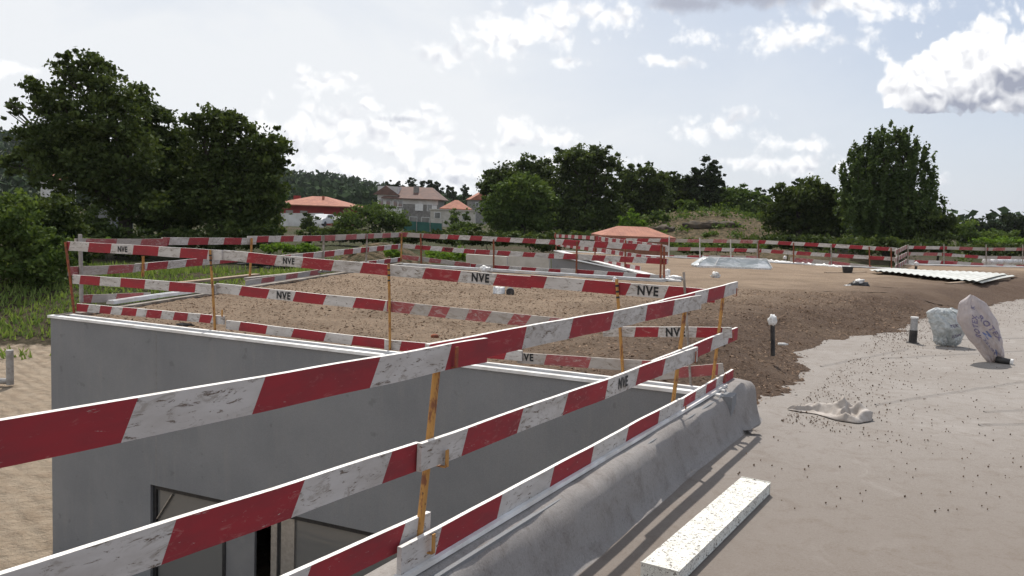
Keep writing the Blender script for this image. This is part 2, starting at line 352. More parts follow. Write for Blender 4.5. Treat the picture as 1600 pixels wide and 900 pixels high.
# ------------------------------------------------------------------ ground sheet
MOUND = PY(1110, 350, 82)
def ground_z(x, y):
    t = smooth01((y + 0.15*(x+15) - 23.0)/11.0)
    t2 = smooth01((x-26)/14.0)
    z = GZ + (1.75)*np.maximum(t, t2)
    z = z + 3.3*np.exp(-((x-MOUND.x)/10.5)**2 - ((y-MOUND.y-4)/15.0)**2) + 1.2*np.exp(-((x-34)/16.0)**2 - ((y-95)/18.0)**2)
    z = z + 1.5*np.exp(-((x+5.2)/2.2)**2 - ((y-34)/3.0)**2)      # pile of excavated earth beyond the corner
    return z
def gz1(x, y): return float(ground_z(np.array(x, dtype=float), np.array(y, dtype=float)))
def make_ground():
    N = 420
    s = np.linspace(-1, 1, N); ax = np.sinh(s*6.2)/np.sinh(6.2)*2600; ay = np.sinh(np.linspace(-0.72, 1, N)*6.0)/np.sinh(6.0)*2800
    X, Y = np.meshgrid(ax, ay); Z = ground_z(X, Y)
    nzv = np.array([mnoise.fractal(Vector((x*0.35, y*0.35, 0)), 0.8, 2.1, 4) if abs(x) < 60 and y < 130 else 0.0 for x, y in zip(X.ravel(), Y.ravel())]).reshape(X.shape)
    Z = Z + nzv*0.09*np.where((Y > 60) & (X > 2), 3.5, 1.0)
    V = np.stack([X, Y, Z], -1).reshape(-1, 3); idx = np.arange(N*N).reshape(N, N)
    f = np.stack([idx[:-1, :-1], idx[:-1, 1:], idx[1:, 1:], idx[1:, :-1]], -1).reshape(-1, 4)
    o = mesh('ground', V.tolist(), f.tolist(), M['ground'], smooth=True)
    g = smooth01((Y + 0.15*(X+15) - 24.0 - 0.25*np.sin(X*1.3))/2.2)*(1-smooth01((X+11.5)/3.0)*(1-smooth01((Y-37)/4.0)))
    mo = np.exp(-((X-MOUND.x-1)/9.0)**2 - ((Y-MOUND.y+3)/20.0)**2) + 1.3*np.exp(-((X+5.2)/3.2)**2 - ((Y-34)/4.0)**2)
    a = o.data.attributes.new('green', 'FLOAT', 'POINT'); a.data.foreach_set('value', g.ravel().astype(np.float32))
    a = o.data.attributes.new('dry', 'FLOAT', 'POINT'); a.data.foreach_set('value', mo.ravel().astype(np.float32))
    tag(o, kind='structure')
def groundmat():
    mt, T, b = newmat('ground_soil'); tc = T.node('ShaderNodeTexCoord').outputs['Object']
    gr = T.node('ShaderNodeAttribute', attribute_name='green').outputs['Fac']; dr = T.node('ShaderNodeAttribute', attribute_name='dry').outputs['Fac']
    n = T.noise(tc, 0.35, 7, 0.6); n2 = T.noise(tc, 3.0, 8, 0.7); n3 = T.noise(tc, 14, 5, 0.7)
    sand = T.mix(T.step(n2, 0.3, 0.7), (0.50, 0.405, 0.305), (0.37, 0.285, 0.205)); sand = T.mix(T.step(n3, 0.58, 0.75, 0, .5), sand, (0.2, 0.14, 0.09))
    # tyre tracks pressed into the sand
    wv = T.node('ShaderNodeTexWave', wave_type='BANDS', bands_direction='DIAGONAL'); T.put(wv.inputs[0], tc); wv.inputs['Scale'].default_value = 1.3; wv.inputs['Distortion'].default_value = 3.0; wv.inputs['Detail'].default_value = 4
    grass = T.mix(T.step(n2, 0.3, 0.7), (0.036, 0.046, 0.017), (0.075, 0.072, 0.032)); grass = T.mix(T.step(n3, 0.5, 0.7, 0, .5), grass, (0.12, 0.095, 0.06)); grass = T.mix(T.step(T.noise(tc, .11, 5, .6), .48, .60), grass, T.mix(T.step(n2, .4, .6), (.11, .085, .055), (.06, .05, .03)))
    dry = T.mix(T.step(n2, 0.35, 0.62), (0.20, 0.145, 0.088), (0.060, 0.055, 0.028)); dry = T.mix(T.step(n3, 0.5, 0.7, 0, .6), dry, (0.16, 0.11, 0.07))
    gf = T.step(T.m('ADD', gr, T.m('MULTIPLY', T.m('SUBTRACT', n2, 0.5), 0.9)), 0.35, 0.65)
    c = T.mix(gf, sand, grass); c = T.mix(T.step(T.m('ADD', dr, T.m('MULTIPLY', T.m('SUBTRACT', n, 0.5), 0.8)), 0.3, 0.5), c, dry)
    T.put(b.inputs['Base Color'], c); b.inputs['Roughness'].default_value = 0.95; b.inputs['Specular IOR Level'].default_value = 0.1
    bump(T, b, T.m('ADD', T.m('ADD', n2, T.m('MULTIPLY', n3, 0.4)), T.m('ADD', T.m('MULTIPLY', wv.outputs['Fac'], 0.22), T.m('MULTIPLY', T.noise(tc, 1.1, 5, .6, 1.0), .8))), 1.0, 0.30)
    return mt
M['ground'] = groundmat()
make_ground()

# ------------------------------------------------------------------ far hills and forest
RIDGE = [(-700, 250), (-200, 175), (0, 196), (60, 214), (250, 240), (450, 259), (520, 268), (600, 285), (680, 297), (760, 308), (860, 318), (1000, 326), (1200, 338), (1400, 352), (1560, 366), (1700, 370), (2200, 380)]
def ridge_h(az):     # height of the far ridge above the eye, as a slope
    xs = []; hs = []
    for px, py in RIDGE:
        r = ray(px, py); xs.append(math.atan2(r.x, r.y)); hs.append(r.z/math.hypot(r.x, r.y))
    return np.interp(az, xs, hs)
def make_hills():
    na, nd = 260, 40; az = np.linspace(R(-62), R(60), na); dd = np.linspace(230, 1100, nd)
    AZ, DD = np.meshgrid(az, dd); top = ridge_h(AZ)*640 + EYE - 6.5
    k = smooth01((DD-230)/410.0); Z = -3.0 + (top+3.0)*k - np.maximum(DD-640, 0)*0.05
    Z = Z + np.array([mnoise.fractal(Vector((a*14, d*0.008, 3)), 0.9, 2.0, 4) for a, d in zip(AZ.ravel(), DD.ravel())]).reshape(AZ.shape)*2.6*k - 5.0*k
    X = np.sin(AZ)*DD; Y = np.cos(AZ)*DD
    V = np.stack([X, Y, Z], -1).reshape(-1, 3); idx = np.arange(na*nd).reshape(nd, na)
    f = np.stack([idx[:-1, :-1], idx[:-1, 1:], idx[1:, 1:], idx[1:, :-1]], -1).reshape(-1, 4)
    o = mesh('hills', V.tolist(), f.tolist(), M['hill'], smooth=True); tag(o, kind='structure')
    # forest canopy on the hills
    n = 9500; Q = []; tint = []
    ia = rng.random(n)*(na-1); idd = (rng.random(n)**0.8)*(nd*0.62)
    a0 = ia.astype(int); d0 = idd.astype(int); fa = ia-a0; fd = idd-d0
    base = V.reshape(nd, na, 3); p = (base[d0, a0]*(1-fa)[:, None] + base[d0, a0+1]*fa[:, None])*(1-fd)[:, None] + (base[d0+1, a0]*(1-fa)[:, None] + base[d0+1, a0+1]*fa[:, None])*fd[:, None]
    h = 5.5 + 5*rng.random(n); wdt = 2.2+2.2*rng.random(n); K = 14
    for k_ in range(K):
        t = rng.random(n)
        rad = wdt*np.sqrt(np.maximum(0.05, 1-(2*t-0.9)**2*0.9))
        th = rng.random(n)*6.283
        c = p + np.stack([np.cos(th)*rad*.8, np.sin(th)*rad*.8, h*(0.15+0.85*t)], -1)
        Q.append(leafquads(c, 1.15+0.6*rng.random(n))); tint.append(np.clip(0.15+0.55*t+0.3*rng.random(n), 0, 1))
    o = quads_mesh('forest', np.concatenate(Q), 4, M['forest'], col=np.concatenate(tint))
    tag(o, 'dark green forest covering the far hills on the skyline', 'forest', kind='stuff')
def leafquads(c, s):
    """diamond leaf faces, random directions; c (n,3), s (n)"""
    n = len(c); a = rng.normal(size=(n, 3)); a /= np.linalg.norm(a, axis=1)[:, None]
    b = rng.normal(size=(n, 3)); b -= a*np.sum(a*b, 1)[:, None]; b /= np.linalg.norm(b, axis=1)[:, None]
    s = np.asarray(s)[:, None]
    return np.stack([c+a*s, c+b*s*0.6, c-a*s, c-b*s*0.6], 1).reshape(-1, 3)
M['hill'] = plain('forested_hill', (0.035, 0.05, 0.024), (0.06, 0.07, 0.035), 0.02, 0.95)
make_hills()

# ------------------------------------------------------------------ trees
def crown(blobs, n, size, clump=0.22, shell=0.4, up=0.0):
    """blobs: (x,y,z,rx,ry,rz) relative to tree base -> small leaves gathered in clumps, ragged outline with gaps"""
    size = size*.62; n = int(n*1.75)
    B = np.array(blobs, dtype=float); wgt = (B[:, 3]*B[:, 4]*B[:, 5])**0.72; wgt /= wgt.sum()
    nc = max(14, n//52); bi = rng.choice(len(B), nc, p=wgt)
    d = rng.normal(size=(nc, 3)); d /= np.linalg.norm(d, axis=1)[:, None]
    rr = rng.random(nc)**shell*(1.0+0.10*rng.normal(size=nc)); far = rng.random(nc) < .10; rr = np.where(far, 1.02+.22*rng.random(nc), rr)
    cc = B[bi, :3] + d*rr[:, None]*B[bi, 3:]
    ci = rng.integers(0, nc, n); mean_r = B[bi, 3:].mean(axis=1)
    cs = clump*mean_r*(0.35+0.95*rng.random(nc))*np.where(far, .5, 1.0)
    sz = np.array([1, 1, 0.55]) if not up else np.array([.55, .55, up])
    g = rng.normal(size=(n, 3))*sz; c = cc[ci] + g*cs[ci][:, None]
    ct = rng.random(nc)
    tint = np.clip(0.75*ct[ci]**1.6 + 0.35*rng.random(n), 0, 1)
    return leafquads(c, size*(0.6+0.8*rng.random(n))), tint
def tree(name, label, cat, base, blobs, n, size, leaf, trunk_r=0.2, trunk_h=None, group=None, clump=0.2, shell=0.45, limbs=True, lean=0.0, up=0.0):
    t = thing(name, label, cat, base, 0, group)
    B = blobs; zt = max(b[2] for b in B); th = trunk_h or zt*0.75
    mb = MB(); pts = [Vector((0.0, 0.0, -0.3)), Vector((lean*.3+.05, 0, th*0.35)), Vector((lean*.7-.05, .05, th*0.7)), Vector((lean, 0, th))]
    mb.tube(pts, [trunk_r*1.25, trunk_r, trunk_r*.7, trunk_r*.35], 8)
    if limbs:
        for i, b in enumerate(B[:9]):
            s = pts[1].lerp(pts[2], (i % 4)/4.0); e = Vector(b[:3]); mid = s.lerp(e, .5)+Vector((0, 0, -0.08*(e-s).length))
            mb.tube([s, mid, e], [trunk_r*.5, trunk_r*.32, trunk_r*.12], 6)
            for k in range(3):
                q = Vector((b[0]+random.uniform(-1, 1)*b[3]*.8, b[1]+random.uniform(-1, 1)*b[4]*.8, b[2]+random.uniform(-.3, .9)*b[5]))
                mb.tube([mid.lerp(e, .5), q], [trunk_r*.16, trunk_r*.05], 5)
    mb.build('trunk', M['bark'], t, smooth=True)
    V, tint = crown(blobs, n, size, clump, shell, up)
    quads_mesh('crown', V, 4, M[leaf], t, col=tint)
    return t
def tree_px(name, label, cat, Y, bx, blobs_px, n, size, leaf, depth=0.8, **kw):
    """blobs given as pixel ellipses (cx, cy, rx, ry) at distance Y; base under pixel bx"""
    g = PY(bx, 400, Y); gz = gz1(g.x, Y); base = Vector((g.x, Y, gz)); bl = []
    for i, b in enumerate(blobs_px):
        c = PY(b[0], b[1], Y); k = Y/F; off = ((i*37) % 7-3)/3.0*b[2]*k*0.35
        bl.append((c.x-base.x, off, c.z-gz, b[2]*k, b[2]*k*depth, b[3]*k))
    return tree(name, label, cat, base, bl, n, size, leaf, **kw)

LG = 'big dark trees beyond the left fence'
tree_px('oak_tree', 'tallest dark oak at the left with loose branches against the sky', 'tree', 42, 195,
        [(30, 170, 22, 20), (22, 255, 22, 22), (130, 118, 50, 36), (75, 160, 42, 30), (165, 165, 60, 45), (105, 215, 70, 38), (45, 235, 34, 24), (190, 230, 60, 50), (120, 270, 75, 40), (185, 300, 60, 45), (48, 140, 26, 18), (110, 90, 22, 14), (230, 330, 40, 30)],
        21000, 0.17, 'leafdark', trunk_r=0.32, group=LG, shell=0.5)
tree_px('oak_tree', 'dark middle oak rising just right of the tallest oak', 'tree', 46, 255,
        [(225, 165, 30, 30), (240, 210, 42, 40), (270, 235, 42, 40), (230, 280, 55, 48), (285, 290, 50, 48), (250, 335, 60, 30)], 15000, 0.17, 'leafdark', trunk_r=0.3, group=LG, shell=0.5)
tree_px('oak_tree', 'broad dark oak at the right end of the left group', 'tree', 44, 345,
        [(320, 200, 32, 26), (355, 198, 34, 32), (405, 235, 42, 34), (340, 255, 55, 45), (415, 290, 38, 40), (360, 310, 62, 45), (300, 330, 40, 35), (405, 345, 34, 26), (435, 250, 16, 20)],
        20000, 0.17, 'leafdark', trunk_r=0.3, group=LG, shell=0.5)
tree_px('bush', 'paler leafy bush leaning out right of the broad dark oak', 'bush', 47, 420, [(425, 320, 24, 30), (410, 355, 30, 20), (440, 300, 12, 14)], 4200, 0.15, 'leafmid', trunk_r=0.08)
for i, (bx, Y, bl, lab) in enumerate([
        (20, 31, [(20, 345, 60, 45), (60, 400, 60, 45), (-20, 380, 50, 50), (-60, 350, 60, 50)], 'big bright green bush at the left edge of the photo'),
        (100, 33, [(95, 350, 38, 45), (110, 400, 35, 32), (75, 335, 34, 36)], 'dark green bush behind the white post of the left corner')]):
    tree_px('bush', lab, 'bush', Y, bx, bl, 13000 if i == 0 else 8000, 0.13, 'leafmid' if i == 0 else 'leafdark', trunk_r=0.06, shell=0.35, clump=.16)
tree_px('bush', 'low dark undergrowth beneath the tallest oak', 'bush', 40, 180, [(165, 372, 40, 24), (215, 380, 40, 22), (140, 350, 26, 22)], 4200, 0.13, 'leafdark', trunk_r=0.05)
tree_px('bush', 'low dark undergrowth beneath the broad oak', 'bush', 41, 340, [(290, 378, 44, 18), (350, 370, 44, 22), (400, 372, 34, 18)], 4600, 0.13, 'leafdark', trunk_r=0.05)
tree_px('bush', 'small round dark bush in front of the long white wall', 'bush', 95, 485, [(484, 348, 15, 14), (490, 358, 18, 10)], 1500, 0.22, 'leafdark', trunk_r=0.08)
tree_px('bush', 'wide leafy bush between the red house and the stone house', 'bush', 90, 580, [(555, 345, 28, 18), (600, 340, 30, 22), (575, 330, 24, 14), (615, 350, 22, 14), (535, 355, 20, 10)], 5200, 0.22, 'leafmid', trunk_r=0.1)
tree_px('bush', 'small pale bush in front of the green mesh fence', 'bush', 85, 725, [(722, 358, 24, 10), (740, 352, 14, 10)], 1400, 0.2, 'leafmid', trunk_r=0.06)
tree_px('bush', 'young tree standing before the garden wall of the small villa', 'bush', 120, 712, [(710, 340, 10, 12), (700, 346, 8, 8), (728, 338, 7, 10)], 900, 0.25, 'leafmid', trunk_r=0.08)
MG = 'dense trees behind the middle of the roof'
tree_px('broadleaf_tree', 'pale green round tree at the left end of the middle tree group', 'tree', 80, 815, [(815, 300, 38, 28), (790, 325, 36, 32), (840, 325, 32, 34), (812, 352, 48, 28)], 10500, 0.25, 'leafmid', trunk_r=0.25, group=MG)
tree_px('broadleaf_tree', 'grey green feathery tree rising behind the pale round tree', 'tree', 88, 800, [(775, 285, 24, 22), (835, 262, 26, 20), (805, 280, 38, 26), (765, 310, 18, 30), (850, 285, 26, 30)], 8000, 0.26, 'leafdark', trunk_r=0.25, group=MG)
tree_px('broadleaf_tree', 'tallest and darkest tree of the middle tree group', 'tree', 84, 915, [(895, 250, 32, 24), (935, 245, 30, 20), (950, 280, 22, 40), (905, 300, 50, 50), (900, 350, 52, 34), (950, 335, 28, 40)], 16000, 0.26, 'leafdark', trunk_r=0.35, group=MG)
tree_px('broadleaf_tree', 'mid sized dark tree just right of the tallest middle tree', 'tree', 92, 985, [(985, 275, 22, 20), (1015, 280, 26, 24), (985, 310, 30, 34), (1020, 310, 30, 24), (980, 345, 26, 24)], 9500, 0.27, 'leafdark', trunk_r=0.25, group=MG)
tree_px('broadleaf_tree', 'low dark rounded tree sloping down beside the tall pine', 'tree', 98, 1060, [(1040, 292, 26, 22), (1072, 296, 26, 20), (1060, 315, 38, 18)], 7000, 0.28, 'leafdark', trunk_r=0.2, group=MG)
tree_px('pine_tree', 'tall pine with a feathery crown above the terraced bank', 'tree', 96, 1105, [(1108, 258, 16, 14), (1098, 275, 24, 14), (1115, 285, 20, 18), (1085, 290, 16, 12), (1105, 305, 24, 14)], 4500, 0.26, 'leafpine', trunk_r=0.2, group='pines on the skyline')
tree_px('broadleaf_tree', 'rounded olive green tree above the terraced bank', 'tree', 100, 1140, [(1125, 308, 30, 20), (1160, 312, 30, 20), (1190, 325, 24, 20), (1095, 315, 22, 18), (1140, 328, 44, 14)], 8500, 0.28, 'leafmid', trunk_r=0.2)
tree_px('bush', 'bright green bush on the bank behind the little tiled roof', 'bush', 76, 985, [(982, 340, 15, 12), (990, 352, 18, 9), (1005, 348, 8, 6)], 1500, 0.2, 'leafbright', trunk_r=0.05)
tree_px('bush', 'round green bush on the top of the terraced bank', 'bush', 86, 1075, [(1072, 322, 14, 10), (1085, 330, 12, 7)], 1200, 0.2, 'leafmid', trunk_r=0.05)
tree_px('bush', 'dry dark scrub at the left side of the terraced bank', 'bush', 79, 1035, [(1030, 340, 14, 7), (1015, 345, 10, 5)], 800, 0.2, 'leafmid', trunk_r=0.04)
for (x, y0, lab) in [(1188, 293, 'slim pine left of the dark round trees on the right'), (1246, 281, 'pine poking out above the dark tree left of the poplar'), (1266, 290, 'shorter pine beside the pine above the dark tree'), (1292, 288, 'open crowned pine touching the left side of the poplar')]:
    tree_px('pine_tree', lab, 'tree', 120, x, [(x, y0+8, 10, 7), (x-6, y0+16, 11, 6), (x+7, y0+18, 10, 6), (x, y0+28, 13, 7)], 1500, 0.28, 'leafpine', trunk_r=0.14, limbs=True, group='pines on the skyline')
tree_px('broadleaf_tree', 'dark spreading tree left of the tall poplar', 'tree', 72, 1245, [(1240, 310, 34, 22), (1275, 305, 30, 24), (1222, 335, 34, 24), (1260, 345, 45, 34), (1300, 340, 24, 34)], 12000, 0.24, 'leafdark', trunk_r=0.25)
tree_px('poplar_tree', 'large upright poplar with fine pointed branches at the right', 'tree', 66, 1388,
        [(1375, 228, 30, 28), (1415, 228, 26, 26), (1345, 250, 28, 32), (1445, 258, 20, 32), (1322, 285, 24, 34), (1390, 280, 55, 50), (1455, 295, 16, 34), (1345, 325, 46, 42), (1420, 330, 50, 46), (1390, 365, 60, 26), (1380, 208, 14, 14), (1412, 208, 10, 12)],
        27000, 0.19, 'leafpoplar', trunk_r=0.4, shell=0.5, clump=.13, up=1.5)
tree_px('bush', 'dark bush at the right foot of the poplar', 'bush', 64, 1465, [(1455, 345, 22, 20), (1478, 352, 16, 18), (1455, 370, 34, 16)], 3600, 0.2, 'leafdark', trunk_r=0.08)
tree_px('bush', 'pale green scrub right of the poplar behind the far fence', 'bush', 80, 1510, [(1498, 362, 22, 16), (1530, 370, 30, 12), (1570, 372, 34, 12), (1490, 350, 10, 10)], 4200, 0.22, 'leafmid', trunk_r=0.08)
tree_px('bush', 'yellow green low scrub behind the far right fence corner', 'bush', 70, 1560, [(1545, 378, 26, 6), (1585, 379, 26, 6)], 1400, 0.18, 'leafbright', trunk_r=0.05)
for i, (x, y, r, lab) in enumerate([(1512, 350, 13, 'small tree starting the distant treeline right of the poplar'), (1540, 346, 16, 'open tree with gaps in the distant treeline on the right'), (1572, 348, 20, 'dense dark tree in the distant treeline on the right'), (1588, 340, 12, 'thin tall tree standing out of the distant treeline'), (1600, 352, 26, 'dark tree closing the treeline at the right edge')]):
    tree_px('broadleaf_tree', lab, 'tree', 130, x, [(x, y, r*.8, r*.55), (x-r*.4, y+r*.6, r, r*.6), (x+r*.4, y+r*.8, r, r*.6), (x, y+18, r*1.3, 12)], 1800, 0.34, 'leafpine', trunk_r=0.15, group='distant treeline on the right')
RP = 'pines behind the stone house'
for i, (x, y, h, lab) in enumerate([(612, 280, 12, 'low pine behind the left end of the brown roof'), (623, 282, 10, 'bushy pine just left of the narrow tall pine'), (643, 270, 22, 'narrow tall pine above the brown roof'), (661, 280, 16, 'twin topped pine behind the chimney'), (672, 279, 14, 'pine over the right end of the brown roof'), (683, 284, 12, 'small pine right of the brown roof'), (704, 286, 14, 'open pine above the small orange roof'), (727, 288, 14, 'pine nearest the far gabled house')]):
    tree_px('pine_tree', lab, 'tree', 210, x, [(x, y+h*.25, 4.5, h*.3), (x-2, y+h*.6, 6.5, h*.3), (x+2, y+h*.9, 8, h*.35), (x, y+h*1.3, 9, h*.4)], 700, 0.42, 'leafpine', trunk_r=0.2, limbs=False, group=RP)
for (x0, y0, hw, hh, Y, lf, lab) in [(530, 368, 60, 8, 62, 'leafdark', 'low dark hedge below the red house'), (660, 370, 55, 7, 60, 'leafdark', 'low dark hedge below the green mesh fence'), (760, 372, 60, 9, 58, 'leafdark', 'dark undergrowth at the foot of the pale round tree'), (900, 375, 80, 12, 62, 'leafdark', 'dark undergrowth at the foot of the tallest middle tree'),
        (1230, 378, 70, 9, 60, 'leafdark', 'dark undergrowth below the spreading tree left of the poplar'), (1390, 384, 90, 10, 56, 'leafdark', 'dark undergrowth at the foot of the poplar'), (1560, 390, 90, 7, 60, 'leafdark', 'dark undergrowth behind the faded far right fence'), (1120, 386, 70, 5, 58, 'leafmid', 'dry low growth at the foot of the terraced bank')]:
    tree_px('undergrowth', lab, 'bush', Y, x0, [(x0-hw*.6, y0, hw*.5, hh), (x0-hw*.2, y0-1, hw*.4, hh*1.1), (x0+hw*.25, y0, hw*.45, hh*.9), (x0+hw*.7, y0+1, hw*.45, hh)], 3600, .19, lf, trunk_r=.03, limbs=False, shell=.35)
def scrub():
    n = 150; P0 = []; t_ = []
    for _ in range(n):
        x = MOUND.x+random.gauss(0, 8); y = MOUND.y+random.uniform(-16, 6); z = gz1(x, y); sc_ = random.uniform(.3, 1.1)
        if mnoise.noise(Vector((x*.25, y*.25, 2))) < -.05: continue
        k = 60; P0.append(np.array([x, y, z+sc_*.25])+rng.normal(size=(k, 3))*np.array([sc_*.55, sc_*.5, sc_*.28])); t_.append(rng.random(k))
    c = np.concatenate(P0); o = quads_mesh('scrub', leafquads(c, .10+.08*rng.random(len(c))), 4, M['leafmid'], col=np.concatenate(t_)); tag(o, 'dry scrub dotted over the terraced earth bank', 'scrub', kind='stuff')
scrub()
# bright weeds beyond the left fence
for (x, y, r, Y, lab) in [(440, 387, 24, 40, 'bright green weeds seen between the left fence rails'), (478, 388, 18, 42, 'bright green weeds beside the pile of earth'), (560, 394, 14, 33, 'low green weeds on the pile of earth'), (612, 395, 12, 32, 'tuft of weeds behind the far left corner post'), (700, 398, 34, 38, 'green weeds in front of the pale courtyard ramp'), (165, 378, 26, 37, 'pale green shrub under the oaks')]:
    tree_px('weeds', lab, 'weeds', Y, x, [(x, y, r, 6), (x+r*.5, y+2, r*.7, 5)], 1100, 0.11, 'leafbright', trunk_r=0.02, limbs=False)

# ------------------------------------------------------------------ grass (left, on the slope)
def make_grass():
    n = 26000; x = rng.uniform(-28, -6.5, n); y = rng.uniform(23.5, 36, n)
    keep = (np.array([mnoise.noise(Vector((a*0.5, b*0.5, 1))) for a, b in zip(x, y)]) + rng.normal(size=n)*.12 > -0.22); x = x[keep]; y = y[keep]; n = len(x)
    z = ground_z(x, y)+0.02; h = rng.uniform(0.06, 0.24, n)*(0.6+0.8*rng.random(n)); th = rng.uniform(0, 6.28, n); wd = 0.02+0.03*rng.random(n)
    lx = rng.normal(size=n)*0.06; ly = rng.normal(size=n)*0.06
    p = np.stack([x, y, z], -1); a = np.stack([np.cos(th)*wd, np.sin(th)*wd, 0*x], -1); tip = p + np.stack([lx, ly, h], -1)
    V = np.stack([p-a, p+a, tip], 1).reshape(-1, 3)
    o = quads_mesh('grass', V, 3, M['grassblade'], col=rng.random(n)); tag(o, 'patchy green grass on the slope beyond the sand', 'grass', kind='stuff')
make_grass()
# summer haze in the air
def haze():
    V = [(x, y, z) for z in (-12.0, 75.0) for x, y in ((-1150, -60), (1150, -60), (1150, 1180), (-1150, 1180))]
    mt = bpy.data.materials.new('haze'); mt.use_nodes = True; nt = mt.node_tree; nt.nodes.clear(); o_ = nt.nodes.new('ShaderNodeOutputMaterial'); v = nt.nodes.new('ShaderNodeVolumePrincipled')
    v.inputs['Color'].default_value = (.86, .90, .96, 1); v.inputs['Density'].default_value = 0.00008; v.inputs['Anisotropy'].default_value = .2; nt.links.new(v.outputs[0], o_.inputs['Volume'])
    o = mesh('haze', V, [(3, 2, 1, 0), (4, 5, 6, 7), (0, 1, 5, 4), (1, 2, 6, 5), (2, 3, 7, 6), (3, 0, 4, 7)], mt); tag(o, 'thin summer haze over the far hills', 'haze', kind='stuff')
haze()
#PART2
# ------------------------------------------------------------------ the concrete building (grey wall, slab, copings, felt parapet)
bld = thing('concrete_building', 'grey rendered flat roofed building with a sunken courtyard and white edged roof', 'building', (W1.x, W1.y, GZ))
bi = Matrix.Translation(-Vector((W1.x, W1.y, GZ)))
def under(o, parent, root=bld):
    o.parent = parent; o.matrix_parent_inverse = Matrix.Translation(-Vector(root.location)); return o
def xy(v): return (v.x, v.y)
Anear = A1 - u1*16
poly = [Anear+n1v*.03, CORNER-n2v*.05+n1v*.03, W1-n2v*.05+u2*.05, CF, DF, EF, GF, HF, IF, Vector((34, 26, 0)), Vector((34, -9, 0))]
slab = sheet('roof_slab', [xy(p) for p in poly], -0.75, ROOFZ-0.006, M['membrane']); under(slab, bld)
# grey wall with an opening for the glazed door
wall = MB(); WT = 0.22
def wp(s, z, off=0.0): return W1 + u2*s + Vector((0, 0, z)) + n2v*(-off)
SW = (on_plane(235, 757, W1, W2)-W1).dot(u2); ZT = on_plane(235, 757, W1, W2).z; SE = (on_plane(760, 905, W1, W2)-W1).dot(u2)
Ltot = (CORNER-W1).dot(u2)
SE = min(SE, Ltot-0.4)
def wallbox(mb, s0, s1, z0, z1, o0, o1, mi=0):
    vs = [wp(s, z, o) for z in (z0, z1) for s, o in ((s0, o0), (s1, o0), (s1, o1), (s0, o1))]
    mb.add(vs, [(3, 2, 1, 0), (4, 5, 6, 7), (0, 1, 5, 4), (1, 2, 6, 5), (2, 3, 7, 6), (3, 0, 4, 7)], mi)
wallbox(wall, 0, SW, GZ-.4, -0.012, 0, WT); wallbox(wall, SW, SE, ZT, -0.012, 0, WT); wallbox(wall, SE, Ltot+.2, GZ-.4, -0.012, 0, WT)
under(wall.build('wall', M['plaster'], origin=None), bld)
seam = MB(); SJ = (on_plane(244, 560, W1, W2)-W1).dot(u2)
wallbox(seam, SJ-.002, SJ+.002, ZT+.0, -0.05, -0.0012, 0.0)
under(seam.build('wall_joint', M['postgrey']), bld)
w2 = MB()  # left return wall, far walls, near courtyard wall
w2.bar(W1+Vector((0, 0, -1.75))+(CF-W1).normalized()*.23, CF+Vector((0, 0, -1.75)), 0.2, 3.45)
under(w2.build('wall', M['plaster']), bld)
w3 = MB(); w3.bar(Anear+Vector((0, 0, -1.9)), CORNER-u1*.05+Vector((0, 0, -1.9)), 0.2, 3.0); under(w3.build('wall', M['plaster']), bld)
# white copings
def strip(name, a, b, wd, zt, th, mat, off=0.0, mb=None):
    a = Vector(a); b = Vector(b); u = (b-a).normalized(); n = Vector((u.y, -u.x, 0)); q = mb or MB()
    q.bar(a+n*off+Vector((0, 0, zt-th/2)), b+n*off+Vector((0, 0, zt-th/2)), wd, th)
    return q
cp = strip('', W1-u2*.03, CORNER+u2*.1, .085, 0.004, .03, None, off=-.02)
under(cp.build('coping', M['coping']), bld)
cp = strip('', W1+u2*.12, CORNER+u2*.1, .05, 0.008, .06, None, off=-.20); under(cp.build('edge_trim', M['coping']), bld)
cp = strip('', W1+u2*.12, CORNER+u2*.1, .07, -0.022, .04, None, off=-.125); under(cp.build('membrane_strip', M['membrane']), bld)
cp = strip('', W1, CF, .16, 0.002, .035, None, off=.07); under(cp.build('coping', M['dirtycoping']), bld)
cp = strip('', CF, DF+(DF-CF).normalized()*.3, .16, -0.0, .035, None, off=-.07); under(cp.build('coping', M['coping']), bld)
cp = strip('', CF, DF, .55, -0.026, .02, None, off=.3); under(cp.build('membrane_strip', M['membrane']), bld)
cp = strip('', DF, EF, .3, -0.0, .035, None, off=.07); under(cp.build('coping', M['coping']), bld)
cp = strip('', EF, GF, .25, -0.0, .035, None, off=.07); under(cp.build('coping', M['coping']), bld)
cp = strip('', HF, IF, .4, -0.0, .035, None, off=.07); under(cp.build('coping', M['coping']), bld)
cp = strip('', EF, GF, .2, -0.03, 1.5, None, off=.0); under(cp.build('wall', M['plaster']), bld)
# glazed door in the wall
M['frame'] = plain('dark_window_frame', (0.02, 0.02, 0.022), (0.035, 0.035, 0.036), 20, 0.4)
M['alu'] = plain('aluminium_frame', (0.45, 0.43, 0.40), (0.36, 0.34, 0.31), 20, 0.35, metal=0.6)
M['panel'] = plain('grey_door_panel', (0.17, 0.17, 0.175), (0.2, 0.2, 0.2), 3, 0.5)
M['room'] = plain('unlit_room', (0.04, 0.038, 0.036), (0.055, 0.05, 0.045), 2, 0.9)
gm, T, b = newmat('window_glass'); b.inputs['Base Color'].default_value = (0.15, 0.15, 0.145, 1); b.inputs['Roughness'].default_value = 0.06; b.inputs['Specular IOR Level'].default_value = 0.9
M['glass'] = gm
def spx(x, y): return (on_plane(x, y, W1, W2)-W1).dot(u2)
s0, s1, s2, s3, s4, s5 = SW, spx(346, 787), spx(393, 800), spx(421, 808), spx(432, 812), spx(456, 818)
win = MB(); zb = GZ+.05
